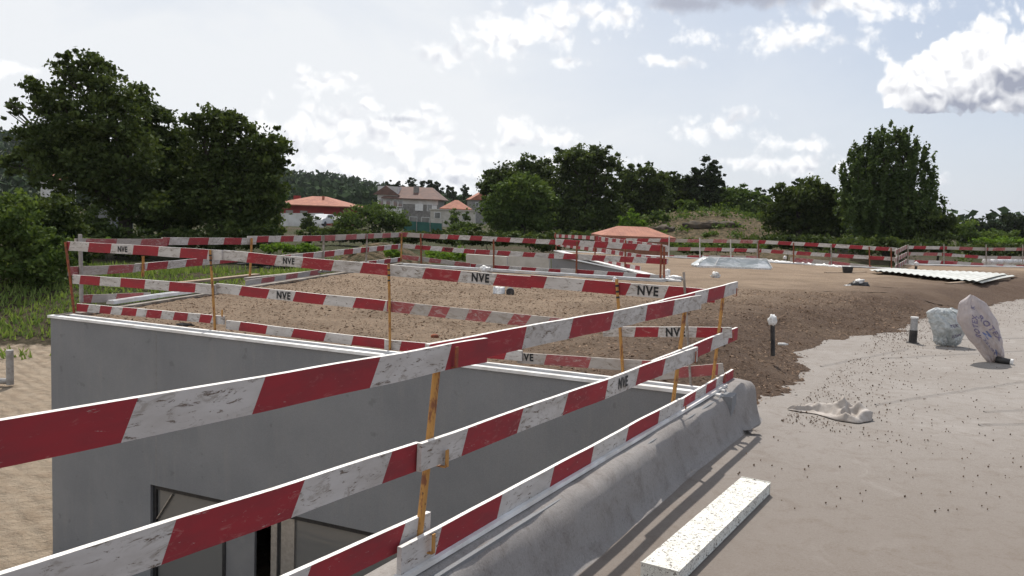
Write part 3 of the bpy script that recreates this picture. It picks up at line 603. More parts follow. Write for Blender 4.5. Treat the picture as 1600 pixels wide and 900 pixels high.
for sa, sb in ((s0, s0+.05), (s1-.02, s1+.02), (SE-.05, SE)): wallbox(win, sa, sb, zb, ZT-.002, .04, .11)
wallbox(win, s0+.05, SE-.05, ZT-.06, ZT-.002, .04, .11)
wf = win.build('window', M['frame']); under(wf, bld)
def subp(mb, name, mat):
    o = mb.build(name, mat); o.parent = wf; return o
g = MB(); wallbox(g, s0+.05, s1-.02, zb, ZT-.06, .07, .085); subp(g, 'pane', M['glass'])
g = MB(); wallbox(g, s5, SE-.05, zb, ZT-.06, .07, .085); subp(g, 'pane', M['glass'])
g = MB(); wallbox(g, s1+.02, s2, zb, ZT-.06, .055, .09); subp(g, 'panel', M['panel'])
g = MB(); wallbox(g, s3, s4-.015, zb, ZT-.06, .03, .10); wallbox(g, s4+.03, s5, zb, ZT-.06, .045, .10); subp(g, 'jamb', M['alu'])
g = MB(); wallbox(g, s4-.013, s4+.028, zb, ZT-.06, .05, .10); subp(g, 'seal', M['frame'])
g = MB(); a_ = wp(s0+.06, ZT-.42, .062); b_ = wp(s0+.30, ZT-.08, .062); g.bar(a_, b_, .012, .05, up=n2v); subp(g, 'stay_arm', M['alu'])
rm = MB(); wallbox(rm, SW-.6, SE+.6, GZ-.02, -0.78, 3.2, 3.3); wallbox(rm, SW-.6, SE+.6, GZ-.1, GZ-.02, .23, 3.2); wallbox(rm, SW-.7, SW-.6, GZ, -.78, .23, 3.2); wallbox(rm, SE+.6, SE+.7, GZ, -.78, .23, 3.2)
under(rm.build('room', M['room']), bld)

# felt covered parapet beside the camera
def parapet():
    L = 12.5; ns = 220; prof = [(-.30, -.30), (-.16, -.06), (-.13, -.005), (-.06, .004), (0.0, .003), (.06, -.004), (.115, -.018), (.150, -.052), (.172, -.10), (.192, -.18), (.212, -.27), (.235, -.335), (.27, -.362), (.31, -.3615)]
    V = []; Fc = []; K = len(prof)
    for i in range(ns+1):
        s = L*i/ns; c = A1 + u1*(.20 - s)          # s=0 at the far end
        e = min(1.0, s/.30); e = math.sqrt(max(0.0, 1-(1-e)**2))      # rounded end
        for j, (o, z) in enumerate(prof):
            wob = .018*mnoise.noise(Vector((s*1.1, j*.22, 0))) + .007*mnoise.noise(Vector((s*4.5, j*.5, 5)))
            lean = .010*math.sin(s*2.1)+.012*mnoise.noise(Vector((s*.7, 2, 2)))
            zz = z if j > 11 else (ROOFZ + (z-ROOFZ)*(.35+.65*e) + (wob if 2 < j < 12 else 0) + (.016*math.exp(-((s-.28)/.22)**2) if 2 < j < 9 else 0))
            oo = (o+(.05 if o > .1 else 0)*math.exp(-(s/.4)**2))*(0.30+.70*e) + (wob+lean)*(1 if j > 5 else .3)
            V.append(c + n1v*oo + Vector((0, 0, zz)))
    for i in range(ns):
        for j in range(K-1): a = i*K+j; Fc.append((a, a+1, a+K+1, a+K))
    Fc.append(tuple(range(K-1, -1, -1)))
    o = mesh('felt_parapet', V, Fc, M['felt'], smooth=True); under(o, bld)
    # white insulation board edge on the parapet
    q = MB(); k = 60
    for i in range(k):
        s_a = .42+L*.96*i/k; s_b = .42+L*.96*(i+1)/k
        ja = .004*mnoise.noise(Vector((s_a*2, 0, 0))); jb = .004*mnoise.noise(Vector((s_b*2, 0, 0)))
        q.bar(A1-u1*s_a+n1v*(.03+ja)+Vector((0, 0, .012)), A1-u1*s_b+n1v*(.03+jb)+Vector((0, 0, .012)), .05, .022)
    under(q.build('edge_trim', M['coping']), bld)
parapet()
cp = MB(); cp.bar(A1-u1*12.5+n1v*.0+Vector((0, 0, -.2)), A1-u1*.25+Vector((0, 0, -.2)), .22, .36); under(cp.build('upstand', M['plaster']), bld)

# roof floor of dusty geotextile
edge_px = [(1150, 668), (1172, 650), (1205, 640), (1250, 610), (1275, 580), (1262, 555), (1300, 537), (1360, 525), (1415, 520), (1450, 500), (1500, 492), (1560, 478), (1610, 468), (1700, 450)]
EDGE = [P(x, y, ROOFZ) for x, y in edge_px]
def roof_floor():
    xs = np.arange(-8, 34, .25); ys = np.arange(-9, 34, .25); V = []; idx = {}; Fc = []
    def inside(x, y):
        d = (Vector((x, y, 0))-A1).dot(n1v); return d > -0.14 or (y > 7.6 and x > 1.95)
    for i, x in enumerate(xs):
        for j, y in enumerate(ys):
            if inside(x, y) and inside(x+.25, y): pass
            z = ROOFZ+.002
            idx[i, j] = len(V); V.append((x, y, z))
    for i in range(len(xs)-1):
        for j in range(len(ys)-1):
            if inside(xs[i], ys[j]) and inside(xs[i], ys[j+1]):
                Fc.append((idx[i, j], idx[i+1, j], idx[i+1, j+1], idx[i, j+1]))
    o = mesh('roof_floor', V, Fc, M['geotextile'], smooth=True); tag(o, kind='structure')
roof_floor()
# overlapping seams of the sheets
def seam_strip(pts, wd=.10):
    P3 = [P(x, y, ROOFZ+.012) for x, y in pts]; q = []
    for a, b in zip(P3[:-1], P3[1:]):
        k = max(2, int((b-a).length/.08)); q += [a.lerp(b, i/k) for i in range(k)]
    q.append(P3[-1]); V = []; Fc = []
    for i, p in enumerate(q):
        t = (q[min(i+1, len(q)-1)]-q[max(i-1, 0)]).normalized(); n = Vector((-t.y, t.x, 0))
        jit = .012*mnoise.noise(p*3.0); e = .006*abs(mnoise.noise(p*5.0+Vector((3, 0, 0))))
        for o_, z_ in ((-wd/2, -.012), (-wd*.35, -.008), (wd*.2, -.005+e*.6), (wd*.4, .001+e*1.5), (wd*.46, .001+e*1.5), (wd*.5, -.014)): V.append(p+n*(o_+jit)+Vector((0, 0, z_)))
    for i in range(len(q)-1):
        for j in range(5): a = i*6+j; Fc.append((a, a+1, a+7, a+6))
    return V, Fc
for pts in ([(1370, 632), (1450, 619), (1640, 590)], [(1540, 643), (1670, 638)], [(1532, 664), (1660, 660)], [(1505, 530), (1660, 527)], [(1285, 572), (1420, 545)], [(1380, 560), (1600, 548)]):
    V, Fc = seam_strip(pts, .06); o = mesh('sheet_seam', V, Fc, M['geotextile'], smooth=True); tag(o, kind='structure')

# brown planting soil on the roof
def pip(x, y, pg):
    ins = np.zeros(x.shape, bool); n = len(pg)
    for i in range(n):
        x0, y0 = pg[i]; x1, y1 = pg[(i+1) % n]
        c = ((y0 > y) != (y1 > y)); xi = (x1-x0)*(y-y0)/((y1-y0) if y1 != y0 else 1e-9)+x0; ins ^= c & (x < xi)
    return ins
def dist_poly(x, y, pl):
    d = np.full(x.shape, 1e9)
    for a, b in zip(pl[:-1], pl[1:]):
        ax, ay = a; bx, by = b; L2 = (bx-ax)**2+(by-ay)**2
        t = np.clip(((x-ax)*(bx-ax)+(y-ay)*(by-ay))/L2, 0, 1); d = np.minimum(d, np.hypot(x-ax-t*(bx-ax), y-ay-t*(by-ay)))
    return d
edge2 = [xy(p) for p in EDGE]
off_in = -n2v*.16
soil_poly = [xy(CORNER+off_in*1.2+u2*.5), xy(W1+off_in*1.2+u2*.1), xy(CF+Vector((.1, -.1, 0))), xy(DF+Vector((.1, -.2, 0))), xy(EF+Vector((.3, -.1, 0))), xy(GF), xy(HF), xy(IF)] + [(34, 27)] + list(reversed(edge2))
def soil_z(x, y):
    d = dist_poly(x, y, edge2)
    nn_ = np.array([mnoise.fractal(Vector((a*1.6, b*1.6, 4)), .7, 2.1, 4) for a, b in zip(np.ravel(x), np.ravel(y))]).reshape(np.shape(x))
    de = np.maximum(d - .06 + .20*nn_, -.3)
    prof = smooth01(de/1.5)
    return ROOFZ - .022 + np.minimum(.034, np.maximum(de, -.1)*.30) + (SOILZ-ROOFZ)*prof, d
def make_soil():
    def grid(xs, ys, keep, fine):
        X, Y = np.meshgrid(xs, ys); Z, d = soil_z(X, Y)
        N1 = np.array([mnoise.fractal(Vector((x*1.1, y*1.1, 0)), 0.7, 2.2, 5) for x, y in zip(X.ravel(), Y.ravel())]).reshape(X.shape)
        N2 = rng.normal(size=X.shape)*.006
        rough = np.where(d < 3.2, 1.0, .5); Z = Z + (N1*.045 + N2*fine)*rough*np.minimum(1, .2+d/.5)
        wet = np.clip(1.25 - (d-.2)/3.4, 0, 1)*np.clip((X+.8)/2.0, 0, 1)
        return X, Y, Z, wet
    V = []; Fc = []; Wt = []
    for (xs, ys, box) in ((np.arange(-8, 16, .07), np.arange(6, 20, .07), None), (np.arange(-10, 36, .3), np.arange(19.9, 48, .3), None), (np.arange(15.9, 36, .3), np.arange(6, 20.2, .3), None)):
        X, Y, Z, wet = grid(xs, ys, None, 1.0); ny, nx = X.shape
        cx = (X[:-1, :-1]+X[1:, 1:])/2; cy = (Y[:-1, :-1]+Y[1:, 1:])/2; ok = pip(cx, cy, soil_poly)
        idx = np.arange(nx*ny).reshape(ny, nx)+len(V)
        f = np.stack([idx[:-1, :-1], idx[:-1, 1:], idx[1:, 1:], idx[1:, :-1]], -1)[ok]
        V += np.stack([X, Y, Z], -1).reshape(-1, 3).tolist(); Fc += f.tolist(); Wt += wet.ravel().tolist()
    o = mesh('soil', V, Fc, M['soil'], smooth=True)
    a = o.data.attributes.new('wet', 'FLOAT', 'POINT'); a.data.foreach_set('value', np.array(Wt, dtype=np.float32))
    bm = bmesh.new(); bm.from_mesh(o.data); bmesh.ops.delete(bm, geom=[v for v in bm.verts if not v.link_faces], context='VERTS'); bm.to_mesh(o.data); bm.free()
    tag(o, kind='structure')
    # chips and fibres lying in the soil
    n = 60000; d_ = rng.random(n)**1.3; x = rng.uniform(-6, 9, n); y = 6.2+13*d_
    ok = pip(x, y, soil_poly); x, y = x[ok], y[ok]; n = len(x); z, dd = soil_z(x, y)
    z = z + .03*rng.random(n)+.002; th = rng.uniform(0, 6.28, n); L = .010+.030*rng.random(n)**1.5; wd = .003+.005*rng.random(n); tl = rng.normal(size=n)*.25
    a = np.stack([np.cos(th)*L, np.sin(th)*L, L*tl], -1); b = np.stack([-np.sin(th)*wd, np.cos(th)*wd, wd*.6*rng.normal(size=n)], -1); p = np.stack([x, y, z], -1)
    V = np.stack([p-a, p+b, p+a, p-b], 1).reshape(-1, 3)
    o = quads_mesh('wood_chips', V, 4, M['chips'], col=rng.random(n)**1.6); tag(o, 'fine wood chips and fibres mixed through the brown soil', 'wood chips', kind='stuff')
    # clods scattered off the edge of the soil onto the sheets
    Q = []
    cnt = 0; V = []; Fc = []; tint = []
    while cnt < 3400:
        i = random.randrange(1, len(EDGE)-2); a, b = EDGE[i], EDGE[i+1]; p = a.lerp(b, random.random())
        t = (b-a).normalized(); n_ = Vector((t.y, -t.x, 0)); p = p + n_*(abs(random.gauss(0, .75))**1.2 - .34 + .25*mnoise.noise(p*.8))
        if (p-A1).dot(n1v) < .45: continue
        s = random.uniform(.003, .009)*(1.4 if random.random() < .1 else 1); k = len(V); c = Vector((p.x, p.y, ROOFZ+.008+s*.5))
        for j in range(6):
            dr = [(1, 0, 0), (0, 1, 0), (-1, 0, 0), (0, -1, 0), (0, 0, 1), (0, 0, -1)][j]
            V.append(c + Vector(dr)*s*random.uniform(.6, 1.3)+Vector((random.uniform(-.3, .3)*s, random.uniform(-.3, .3)*s, 0)))
        Fc += [(k, k+1, k+4), (k+1, k+2, k+4), (k+2, k+3, k+4), (k+3, k, k+4), (k+1, k, k+5), (k+2, k+1, k+5), (k+3, k+2, k+5), (k, k+3, k+5)]
        cnt += 1
    for _ in range(150):
        p = P(random.uniform(1150, 1600), random.uniform(560, 800), ROOFZ+.012)
        if (p-A1).dot(n1v) < .45: continue
        s = random.uniform(.004, .010); k = len(V)
        V += [p+Vector((s, 0, 0)), p+Vector((0, s, 0)), p+Vector((-s, 0, 0)), p+Vector((0, -s, 0)), p+Vector((0, 0, s)), p+Vector((0, 0, -s))]
        Fc += [(k, k+1, k+4), (k+1, k+2, k+4), (k+2, k+3, k+4), (k+3, k, k+4), (k+1, k, k+5), (k+2, k+1, k+5), (k+3, k+2, k+5), (k, k+3, k+5)]
    o = mesh('soil_crumbs', V, Fc, M['crumbs']); at = o.data.attributes.new('tint', 'FLOAT', 'FACE'); at.data.foreach_set('value', np.repeat(rng.random(len(Fc)//8), 8).astype(np.float32))
    tag(o, 'brown crumbs of soil strewn over the grey sheets', 'soil crumbs', kind='stuff')
make_soil()

# ------------------------------------------------------------------ fences of red and white boards
def text_geo(txt, height, sx=0.85):
    cu = bpy.data.curves.new('t', 'FONT'); cu.body = txt; cu.size = 1.0; cu.align_x = 'CENTER'; cu.align_y = 'CENTER'; cu.offset = 0.035; cu.space_character = 1.16
    o = bpy.data.objects.new('t', cu); C.objects.link(o); dg = bpy.context.evaluated_depsgraph_get(); me = bpy.data.meshes.new_from_object(o.evaluated_get(dg))
    V = [v.co.copy() for v in me.vertices]; Fc = [tuple(p.vertices) for p in me.polygons]; bpy.data.objects.remove(o); bpy.data.meshes.remove(me); bpy.data.curves.remove(cu)
    xs = [v.x for v in V]; ys = [v.y for v in V]; h = max(ys)-min(ys); k = height/h; cx = (max(xs)+min(xs))/2; cy = (max(ys)+min(ys))/2
    return [((v.x-cx)*k*sx, (v.y-cy)*k) for v in V], Fc
class Fence:
    def __init__(s, label, a, b, cat='fence'):
        s.A, s.B = Vector(a), Vector(b); s.u = (s.B-s.A).normalized(); n = Vector((s.u.y, -s.u.x, 0))
        if (CAM-s.A).dot(n) < 0: n = -n
        s.n = n; s.root = thing('board_fence', label, 'fence', s.A, 0, 'red and white striped board fences'); s.inv = Matrix.Translation(-s.A)
    def own(s, o): o.parent = s.root; o.matrix_parent_inverse = s.inv; return o
    def pt(s, x, y): return on_plane(x, y, s.A, s.B)
    def board(s, p0, p1, bounds=None, red_first=True, wd=.12, off=.02, faded=False, slant=.35, th=.022, texts=(), period=.2, sag=0.0, label=None):
        a, b = s.pt(*p0), s.pt(*p1); a = a+s.n*off; b = b+s.n*off; u = (b-a).normalized(); L = (b-a).length
        n = (s.n - u*s.n.dot(u)).normalized(); wv = n.cross(u); 
        if wv.z < 0: wv = -wv
        cuts = [0.0]
        if bounds:
            for x in bounds:
                y = p0[1]+(p1[1]-p0[1])*(x-p0[0])/(p1[0]-p0[0]); q = (s.pt(x, y)+s.n*off-a).dot(u)
                if .002 < q < L-.002: cuts.append(q)
        else:
            q = period*random.uniform(.3, 1.0)
            while q < L-.02: cuts.append(q); q += period*random.uniform(.93, 1.07)
        cuts.append(L)
        # row of stations: (top s, bottom s, sag)
        V = []; Fc = []; mi = []
        st = []; colr = []; sj = [slant*random.uniform(.75, 1.3) for _ in cuts]
        for i in range(len(cuts)-1):
            c0, c1 = cuts[i], cuts[i+1]; k = max(1, int((c1-c0)/.12))
            for j in range(k):
                t0 = c0+(c1-c0)*j/k; sl0 = (sj[i]*wd*(1-j/k) if i > 0 else 0) + (sj[i+1]*wd*(j/k) if i < len(cuts)-2 else 0)
                st.append((t0, t0-sl0 if (i > 0 or j > 0) else t0)); colr.append(i)
        st.append((L, L)); 
        for (tt, tb) in st:
            w_ = wd*(1+.02*mnoise.noise(Vector((tt*3, a.x*7, 0))))
            dz = -sag*4*(tt/L)*(1-tt/L)+.0045*mnoise.noise(Vector((tt*2.3, a.y*5, 1))); dn = .010*mnoise.noise(Vector((tt*1.1, a.x*3, a.y)))
            V += [(tt, 0+dn, dz), (tb, 0+dn, dz-w_), (tt, -th+dn, dz), (tb, -th+dn, dz-w_)]   # front at y=0 (towards camera), back at -th
        for i in range(len(st)-1):
            k = i*4; red = ((colr[i] % 2) == 0) == red_first; mm = 0 if red else 1
            Fc += [(k, k+1, k+5, k+4), (k+2, k+6, k+7, k+3), (k, k+4, k+6, k+2), (k+1, k+3, k+7, k+5)]; mi += [mm, mm, 2, mm]
        Fc += [(0, 2, 3, 1)]; mi += [1]; k = (len(st)-1)*4; Fc += [(k, k+1, k+3, k+2)]; mi += [1]
        mw = Matrix((u, n, wv)).transposed().to_4x4(); mw.translation = a
        mats = [M['redfaded'] if faded else M['red'], M['whitefaded'] if faded else M['white'], M['edge'] if not faded else M['whitefaded']]
        o = mesh('rail_board', V, Fc, mats, None, mi); o.parent = s.root; o.matrix_basis = Matrix.Translation(-s.A) @ mw
        if label: o['label'] = label
        for (tx, txt, hh, cx0) in texts:
            y = p0[1]+(p1[1]-p0[1])*(tx-p0[0])/(p1[0]-p0[0]); q = (s.pt(tx, y)+s.n*off-a).dot(u)
            tv, tf = text_geo(txt, wd*hh*1.22, .84); right = 1 if CR.dot(u) > 0 else -1
            dn = .010*mnoise.noise(Vector((q*1.1, a.x*3, a.y)))
            dn += .0045 if wd > .05 else .003
            tvv = [(q+right*vx, dn, -wd*.5+vy + cx0) for vx, vy in tv]
            t = mesh('lettering', tvv, tf, M['ink'], None); t.parent = o; 
        return o
    def post(s, base, top, r=.014, off=0.0, mat='post', bands=False, sq=False, ext=0.0, grpmat=None):
        a = s.pt(*base)+s.n*off; b = s.pt(*top)+s.n*off; mb = MB(); a = a-(b-a).normalized()*ext
        L = (b-a).length; 
        if sq: mb.bar(a-a, b-a, r*2.4, r*1.6, up=s.n)
        else: mb.tube([Vector((0, 0, 0)), (b-a)*.5+Vector((.002, .003, 0)), b-a], r, 10)
        if bands:
            for t in (.80, .86, .92): c = (b-a)*t; d = (b-a).normalized(); mb.tube([c, c+d*.018], r*1.12, 10, mi=1)
        o = mb.build('post', [M[mat], M['black']]); o.parent = s.root; o.location = a-s.A
        return o
    def hook(s, x, y, h=.10, off=.045, mat='post', wd=.022):
        p = s.pt(x, y)+s.n*off; mb = MB(); mb.bar(Vector((0, 0, 0)), Vector((0, 0, h)), wd, .005, up=s.n); mb.bar(-s.n*.002, -s.n*(off+.01), .02, .005)
        o = mb.build('hook', M[mat]); o.parent = s.root; o.location = p-s.A-Vector((0, 0, h))

# near fence along the felt parapet
f1 = Fence('near fence of large worn boards running along the felt parapet towards the corner', A2, A1)
f1.board((-330, 704), (752, 527), [-20, 203, 403, 585, 697], False, .112, .035, slant=.42, sag=.004, label='worn top board of the near fence with a peeling white stretch')
f1.board((668, 538), (1095, 461), [822, 894, 957, 1012, 1053], True, .112, .008, slant=.42)
f1.board((990, 482), (1156, 440), [1040, 1089, 1110, 1136], False, .112, -.015, slant=.42)
f1.board((-260, 974), (655, 690), [-60, 272, 473, 611], True, .118, .012, slant=.45, sag=.003)
f1.board((648, 692), (1084, 541), [722, 810, 880, 942, 993, 1034], False, .118, .034, slant=.45, sag=.004, texts=[(966, 'NVE', .5, 0)])
f1.board((1020, 564), (1152, 511), [1050, 1083, 1114, 1140], True, .118, .004, slant=.45)
f1.board((350, 947), (677, 801), [490, 638], False, .11, -.008, slant=.45)
f1.board((618, 853), (1058, 622), [681, 777, 859, 921, 977, 1025], False, .125, .03, slant=.4, sag=.003)
f1.board((1054, 628), (1144, 577), [1067, 1085, 1102, 1118, 1129], False, .105, .012, slant=.4)
f1.post((652, 893), (690, 540), .0165, -.012, 'post', ext=.1)
f1.post((1054, 640), (1075, 478), .016, -.02, 'post')
f1.post((1118, 602), (1137, 447), .015, -.03, 'post')
f1.hook(683, 700, .075, .052); f1.hook(660, 830, .085, .058); f1.hook(698, 540, .09, .052, 'rust'); f1.hook(1078, 548, .09, .05, 'rust'); f1.hook(1062, 632, .09, .05, 'rust')
f1.hook(1141, 518, .075, .03, 'rust'); f1.hook(1128, 583, .075, .03, 'rust'); f1.hook(1148, 450, .075, .02, 'rust')

# fence along the grey wall
f2 = Fence('fence of striped boards along the top of the grey wall', B1, B2)
f2.board((104, 377), (346, 391), [110, 140, 175, 209, 248, 282, 325], True, .118, .0, slant=.22, texts=[(192, 'NVE', .5, .002)])
f2.board((345, 391), (829, 432), [385, 430, 472, 520, 565, 607, 663, 718, 775], False, .118, -.03, slant=.32, sag=.006, texts=[(449, 'NVE', .5, 0), (749, 'NVE', .62, 0)])
f2.board((829, 430), (1118, 453), [855, 914, 986, 1045], True, .118, -.004, slant=.35, texts=[(1013, 'NVE', .62, 0)])
f2.board((113, 429), (336, 445), [126, 157, 189, 227, 265, 306], False, .115, .0, slant=.18)
f2.board((334, 443), (608, 471), [375, 419, 460, 508, 554, 600], False, .115, -.03, slant=.35, texts=[(441, 'NVE', .62, 0)])
f2.board((604, 470), (930, 503), [648, 675, 703, 733, 768, 803, 830, 860], True, .115, -.01, faded=True, slant=.5)
f2.board((940, 511), (1142, 512), [992, 1028, 1088, 1128], False, .095, -.03, slant=.2, texts=[(1054, 'NVE', .7, 0)])
f2.board((119, 474), (349, 494), [139, 157, 175, 192, 214, 230, 253, 273, 294, 313, 332], True, .10, -.004, slant=.35)
f2.board((350, 501), (600, 531), [373, 415, 457, 508, 550], False, .105, -.03, faded=False, slant=.35)
f2.board((600, 531), (815, 548), [627, 668, 720, 793], False, .105, -.008, slant=.35)
f2.board((806, 552), (1035, 566), [852, 922, 1002], False, .105, -.035, faded=True, slant=.25, texts=[(819, 'NVE', .6, .015)])
f2.board((1020, 578), (1128, 568), [1056, 1122], False, .10, -.02, faded=True, slant=.2)
f2.post((118, 491), (104, 378), .016, .018, 'rust'); f2.post((338, 517), (330, 390), .015, .02, 'post', bands=True)
f2.post((611, 548), (609, 412), .014, .02, 'post', bands=True); f2.post((974, 585), (964, 436), .015, .012, 'post', bands=True)
f2.post((1080, 603), (1069, 425), .011, .02, 'postgrey'); f2.hook(227, 412, .07, .02, 'rust'); f2.hook(348, 484, .08, .01, 'post')

# fence along the left edge, going back
f3 = Fence('fence of striped boards going back along the left roof edge', P(124, 484), P(628, 409))
f3.board((118, 373), (262, 373), [135, 183, 222], False, .118, .0, faded=True)
f3.board((256, 371), (402, 372), [268, 298, 329, 353, 380], True, .118, -.02)
f3.board((388, 369), (502, 368), [403, 421, 440, 460, 473], False, .118, .0, faded=False)
f3.board((500, 368), (632, 363), None, False, .125, .0, faded=True, period=.62)
f3.board((108, 417), (214, 413), [130, 170, 210], True, .118, .0, faded=True)
f3.board((212, 412), (372, 399), [231, 263, 292, 318, 345], False, .118, .0)
f3.board((440, 399), (628, 381), None, True, .125, .0, period=.55)
f3.board((128, 461), (236, 457), [145, 183, 225], True, .11, .0, faded=True, sag=0)
f3.board((385, 438), (500, 421), [410, 430, 448, 466, 485], False, .115, .0, faded=True)
f3.board((560, 410), (626, 402), None, True, .12, .0, period=.55)
for (b_, t_, mt) in [((124, 472), (122, 366), 'postpale'), ((220, 432), (221, 400), 'post'), ((388, 432), (391, 372), 'post'), ((502, 424), (504, 368), 'postgrey'), ((570, 412), (572, 365), 'postgrey'), ((625, 408), (626, 365), 'post')]:
    f3.post(b_, t_, .022 if mt != 'postpale' else .026, .03, mt)

# front fence of the second courtyard
f4 = Fence('fence in front of the second courtyard with a small white knotted bag', P(628, 409), P(1042, 435))
f4.board((630, 363), (696, 367), None, True, .125, .0, faded=True, period=.5)
f4.board((690, 366), (872, 375), [700, 718, 735, 754, 777, 798, 818, 838, 860], False, .125, -.02, period=.4)
f4.board((868, 373), (1044, 384), [882, 907, 930, 951, 974, 997, 1018, 1036], False, .155, .0, period=.4)
f4.board((630, 381), (742, 390), [650, 674, 692, 709, 726], False, .12, .0, texts=[(701, 'NVE', .7, 0)])
f4.board((735, 389), (872, 397), [744, 766, 778, 798, 818, 837, 858], False, .125, -.02)
f4.board((866, 395), (1042, 404), [882, 903, 927, 947, 970, 991, 1012], False, .15, .0)
f4.board((628, 398), (735, 411), [655, 672, 690, 712], True, .12, .0, faded=True)
f4.board((735, 412), (880, 421), [744, 772, 796, 815, 838, 858], True, .12, -.02)
f4.board((876, 419), (1040, 430), [902, 929, 950, 975, 995, 1017], False, .14, .0)
for (b_, t_) in [((659, 412), (658, 365)), ((772, 420), (772, 374)), ((901, 427), (902, 377)), ((1032, 434), (1034, 381)), ((1038, 434), (1038, 385))]:
    f4.post(b_, t_, .024, .03, 'rust')
# side fence of the second courtyard, going back
f5 = Fence('short fence going back along the side of the second courtyard', EF, P(1042, 434))
f5.board((866, 366), (935, 369), None, True, .13, .0, period=.6); f5.board((930, 369), (1040, 383), None, False, .13, -.02, period=.45)
f5.board((868, 379), (952, 390), None, False, .13, .0, period=.6); f5.board((945, 389), (1042, 404), None, True, .13, -.02, period=.45)
f5.board((890, 396), (1000, 416), None, True, .12, .0, period=.5)
for (b_, t_) in [((870, 391), (869, 364)), ((931, 405), (931, 369)), ((978, 417), (979, 375))]: f5.post(b_, t_, .026, .03, 'rust')
# long far fence
f6 = Fence('long far fence of three board rows in front of the bank', EF, GF)
def row(f, pts, wd, period, offs=(0, -.02), faded=0.0):
    for i, (a, b) in enumerate(zip(pts[:-1], pts[1:])): f.board(a, b, None, random.random() < .5, wd, offs[i % 2], faded=random.random() < faded, period=period*random.uniform(.9, 1.1))
row(f6, [(930, 372), (1045, 373), (1186, 375), (1300, 381), (1400, 387)], .135, .5, faded=.15)
row(f6, [(1040, 386), (1120, 387), (1190, 389), (1298, 396), (1400, 402)], .135, .5, faded=.2)
row(f6, [(1042, 399), (1100, 399), (1186, 400)], .13, .5, faded=.3); row(f6, [(1235, 402), (1300, 408), (1362, 415)], .17, .6, faded=1)
for x in (1045, 1094, 1142, 1184, 1186, 1240, 1299, 1359, 1393, 1400): 
    yb = 391+(419-391)*(x-868)/(1402-868)+1.5; f6.post((x, yb), (x+random.uniform(-1, 1), yb-33), .024, .03, random.choice(['postgrey', 'postwhite', 'rust']))
f7 = Fence('faded far right fence beyond the corner with stepped boards', HF, IF)
row(f7, [(1416, 384), (1480, 385), (1545, 387), (1620, 387)], .13, .7, faded=.7); row(f7, [(1416, 394), (1472, 395), (1540, 400), (1620, 401)], .13, .7, faded=.5); row(f7, [(1416, 406), (1490, 408), (1560, 413), (1620, 415)], .13, .7, faded=.4)
for x in (1418, 1474, 1540, 1597): f7.post((x, 413), (x, 382), .024, .03, random.choice(['postgrey', 'postwhite']))
f8 = Fence('short stepped piece of fence closing the far right corner', GF, HF+Vector((0, .0, 0)))
for k in range(3):
    f8.board((1399, 391+k*12), (1417, 383+k*11), None, bool(k % 2), .16, .0, period=.6, faded=True)
f8.post((1402, 419), (1403, 388), .024, .02, 'postgrey')
#PART3
# ------------------------------------------------------------------ small things on the roof
def soil_at(px, py): return P(px, py, SOILZ)
def lumpy(name, mat, c, rx, ry, rz, amp=.25, seed=0.0, sub=3, parent=None, freq=2.2):
    bm = bmesh.new(); bmesh.ops.create_icosphere(bm, subdivisions=sub, radius=1.0)
    for v in bm.verts:
        k = 1+amp*mnoise.fractal(v.co*freq+Vector((seed, seed*2, 0)), .8, 2.0, 4); v.co = Vector((v.co.x*rx*k, v.co.y*ry*k, max(v.co.z, -.75)*rz*k))
    me = bpy.data.meshes.new(name); bm.to_mesh(me); bm.free(); me.materials.append(M[mat]); me.polygons.foreach_set('use_smooth', [True]*len(me.polygons))
    o = bpy.data.objects.new(name, me); C.objects.link(o); o.location = c; o.parent = parent
    return o
def capped_pipe(label, base_px, z, h, r, mat='black', capmat='whitecap', caph=.25, top_off=(0, 0), grp='capped pipes standing in the soil'):
    b_ = P(*base_px, z); t = thing('capped_pipe', label, 'pipe', b_, 0, grp)
    mb = MB(); mb.tube([(0, 0, -.04), (top_off[0], top_off[1], h)], r, 12); mb.build('pipe', M[mat], t, smooth=False)
    q = lumpy('plastic_cap', capmat, (top_off[0], top_off[1], h-caph*.15), r*1.9, r*1.9, caph*.5, .28, b_.x, 3); q.parent = t
    return t
capped_pipe('slim dark pipe topped with white plastic at the edge of the soil', (1208, 551), -.14, .43, .028, 'black', 'whitecap', .15, (-.035, 0), None)
capped_pipe('pipe end wrapped in a white bag just behind the middle fence post', (960, 445), SOILZ, .10, .03, 'black', 'whitecap', .22)
capped_pipe('small capped pipe right of the skylight', (1226, 409), SOILZ, .18, .035, 'black', 'whitecap', .16)
capped_pipe('capped pipe behind the corrugated sheets', (1431, 421), SOILZ, .22, .045, 'black', 'whitecap', .2)
capped_pipe('pipe with a white wrapped head near the end of the courtyard fence', (1042, 436), SOILZ, .18, .04, 'postwhite', 'whitecap', .22)
# low white bag knotted on the courtyard fence coping
p = P(758, 425, 0); t = lumpy('plastic_bag', 'whitecap', (p.x, p.y-.15, .06), .16, .1, .09, .5, 3); tag(t, 'small white plastic bag caught on the black strip before the courtyard fence', 'bag')
p = P(1050, 437, SOILZ); t = lumpy('plastic_bag', 'whitecap', (p.x, p.y-.1, SOILZ+.04), .24, .12, .07, .5, 8); tag(t, 'crumpled white bag at the foot of the courtyard fence end', 'bag')
p = P(1118, 434, SOILZ); t = lumpy('plastic_scrap', 'whitecap', (p.x, p.y, SOILZ+.05), .10, .08, .09, .8, 11); tag(t, 'small black and white scrap on the soil below the skylight', 'scrap')
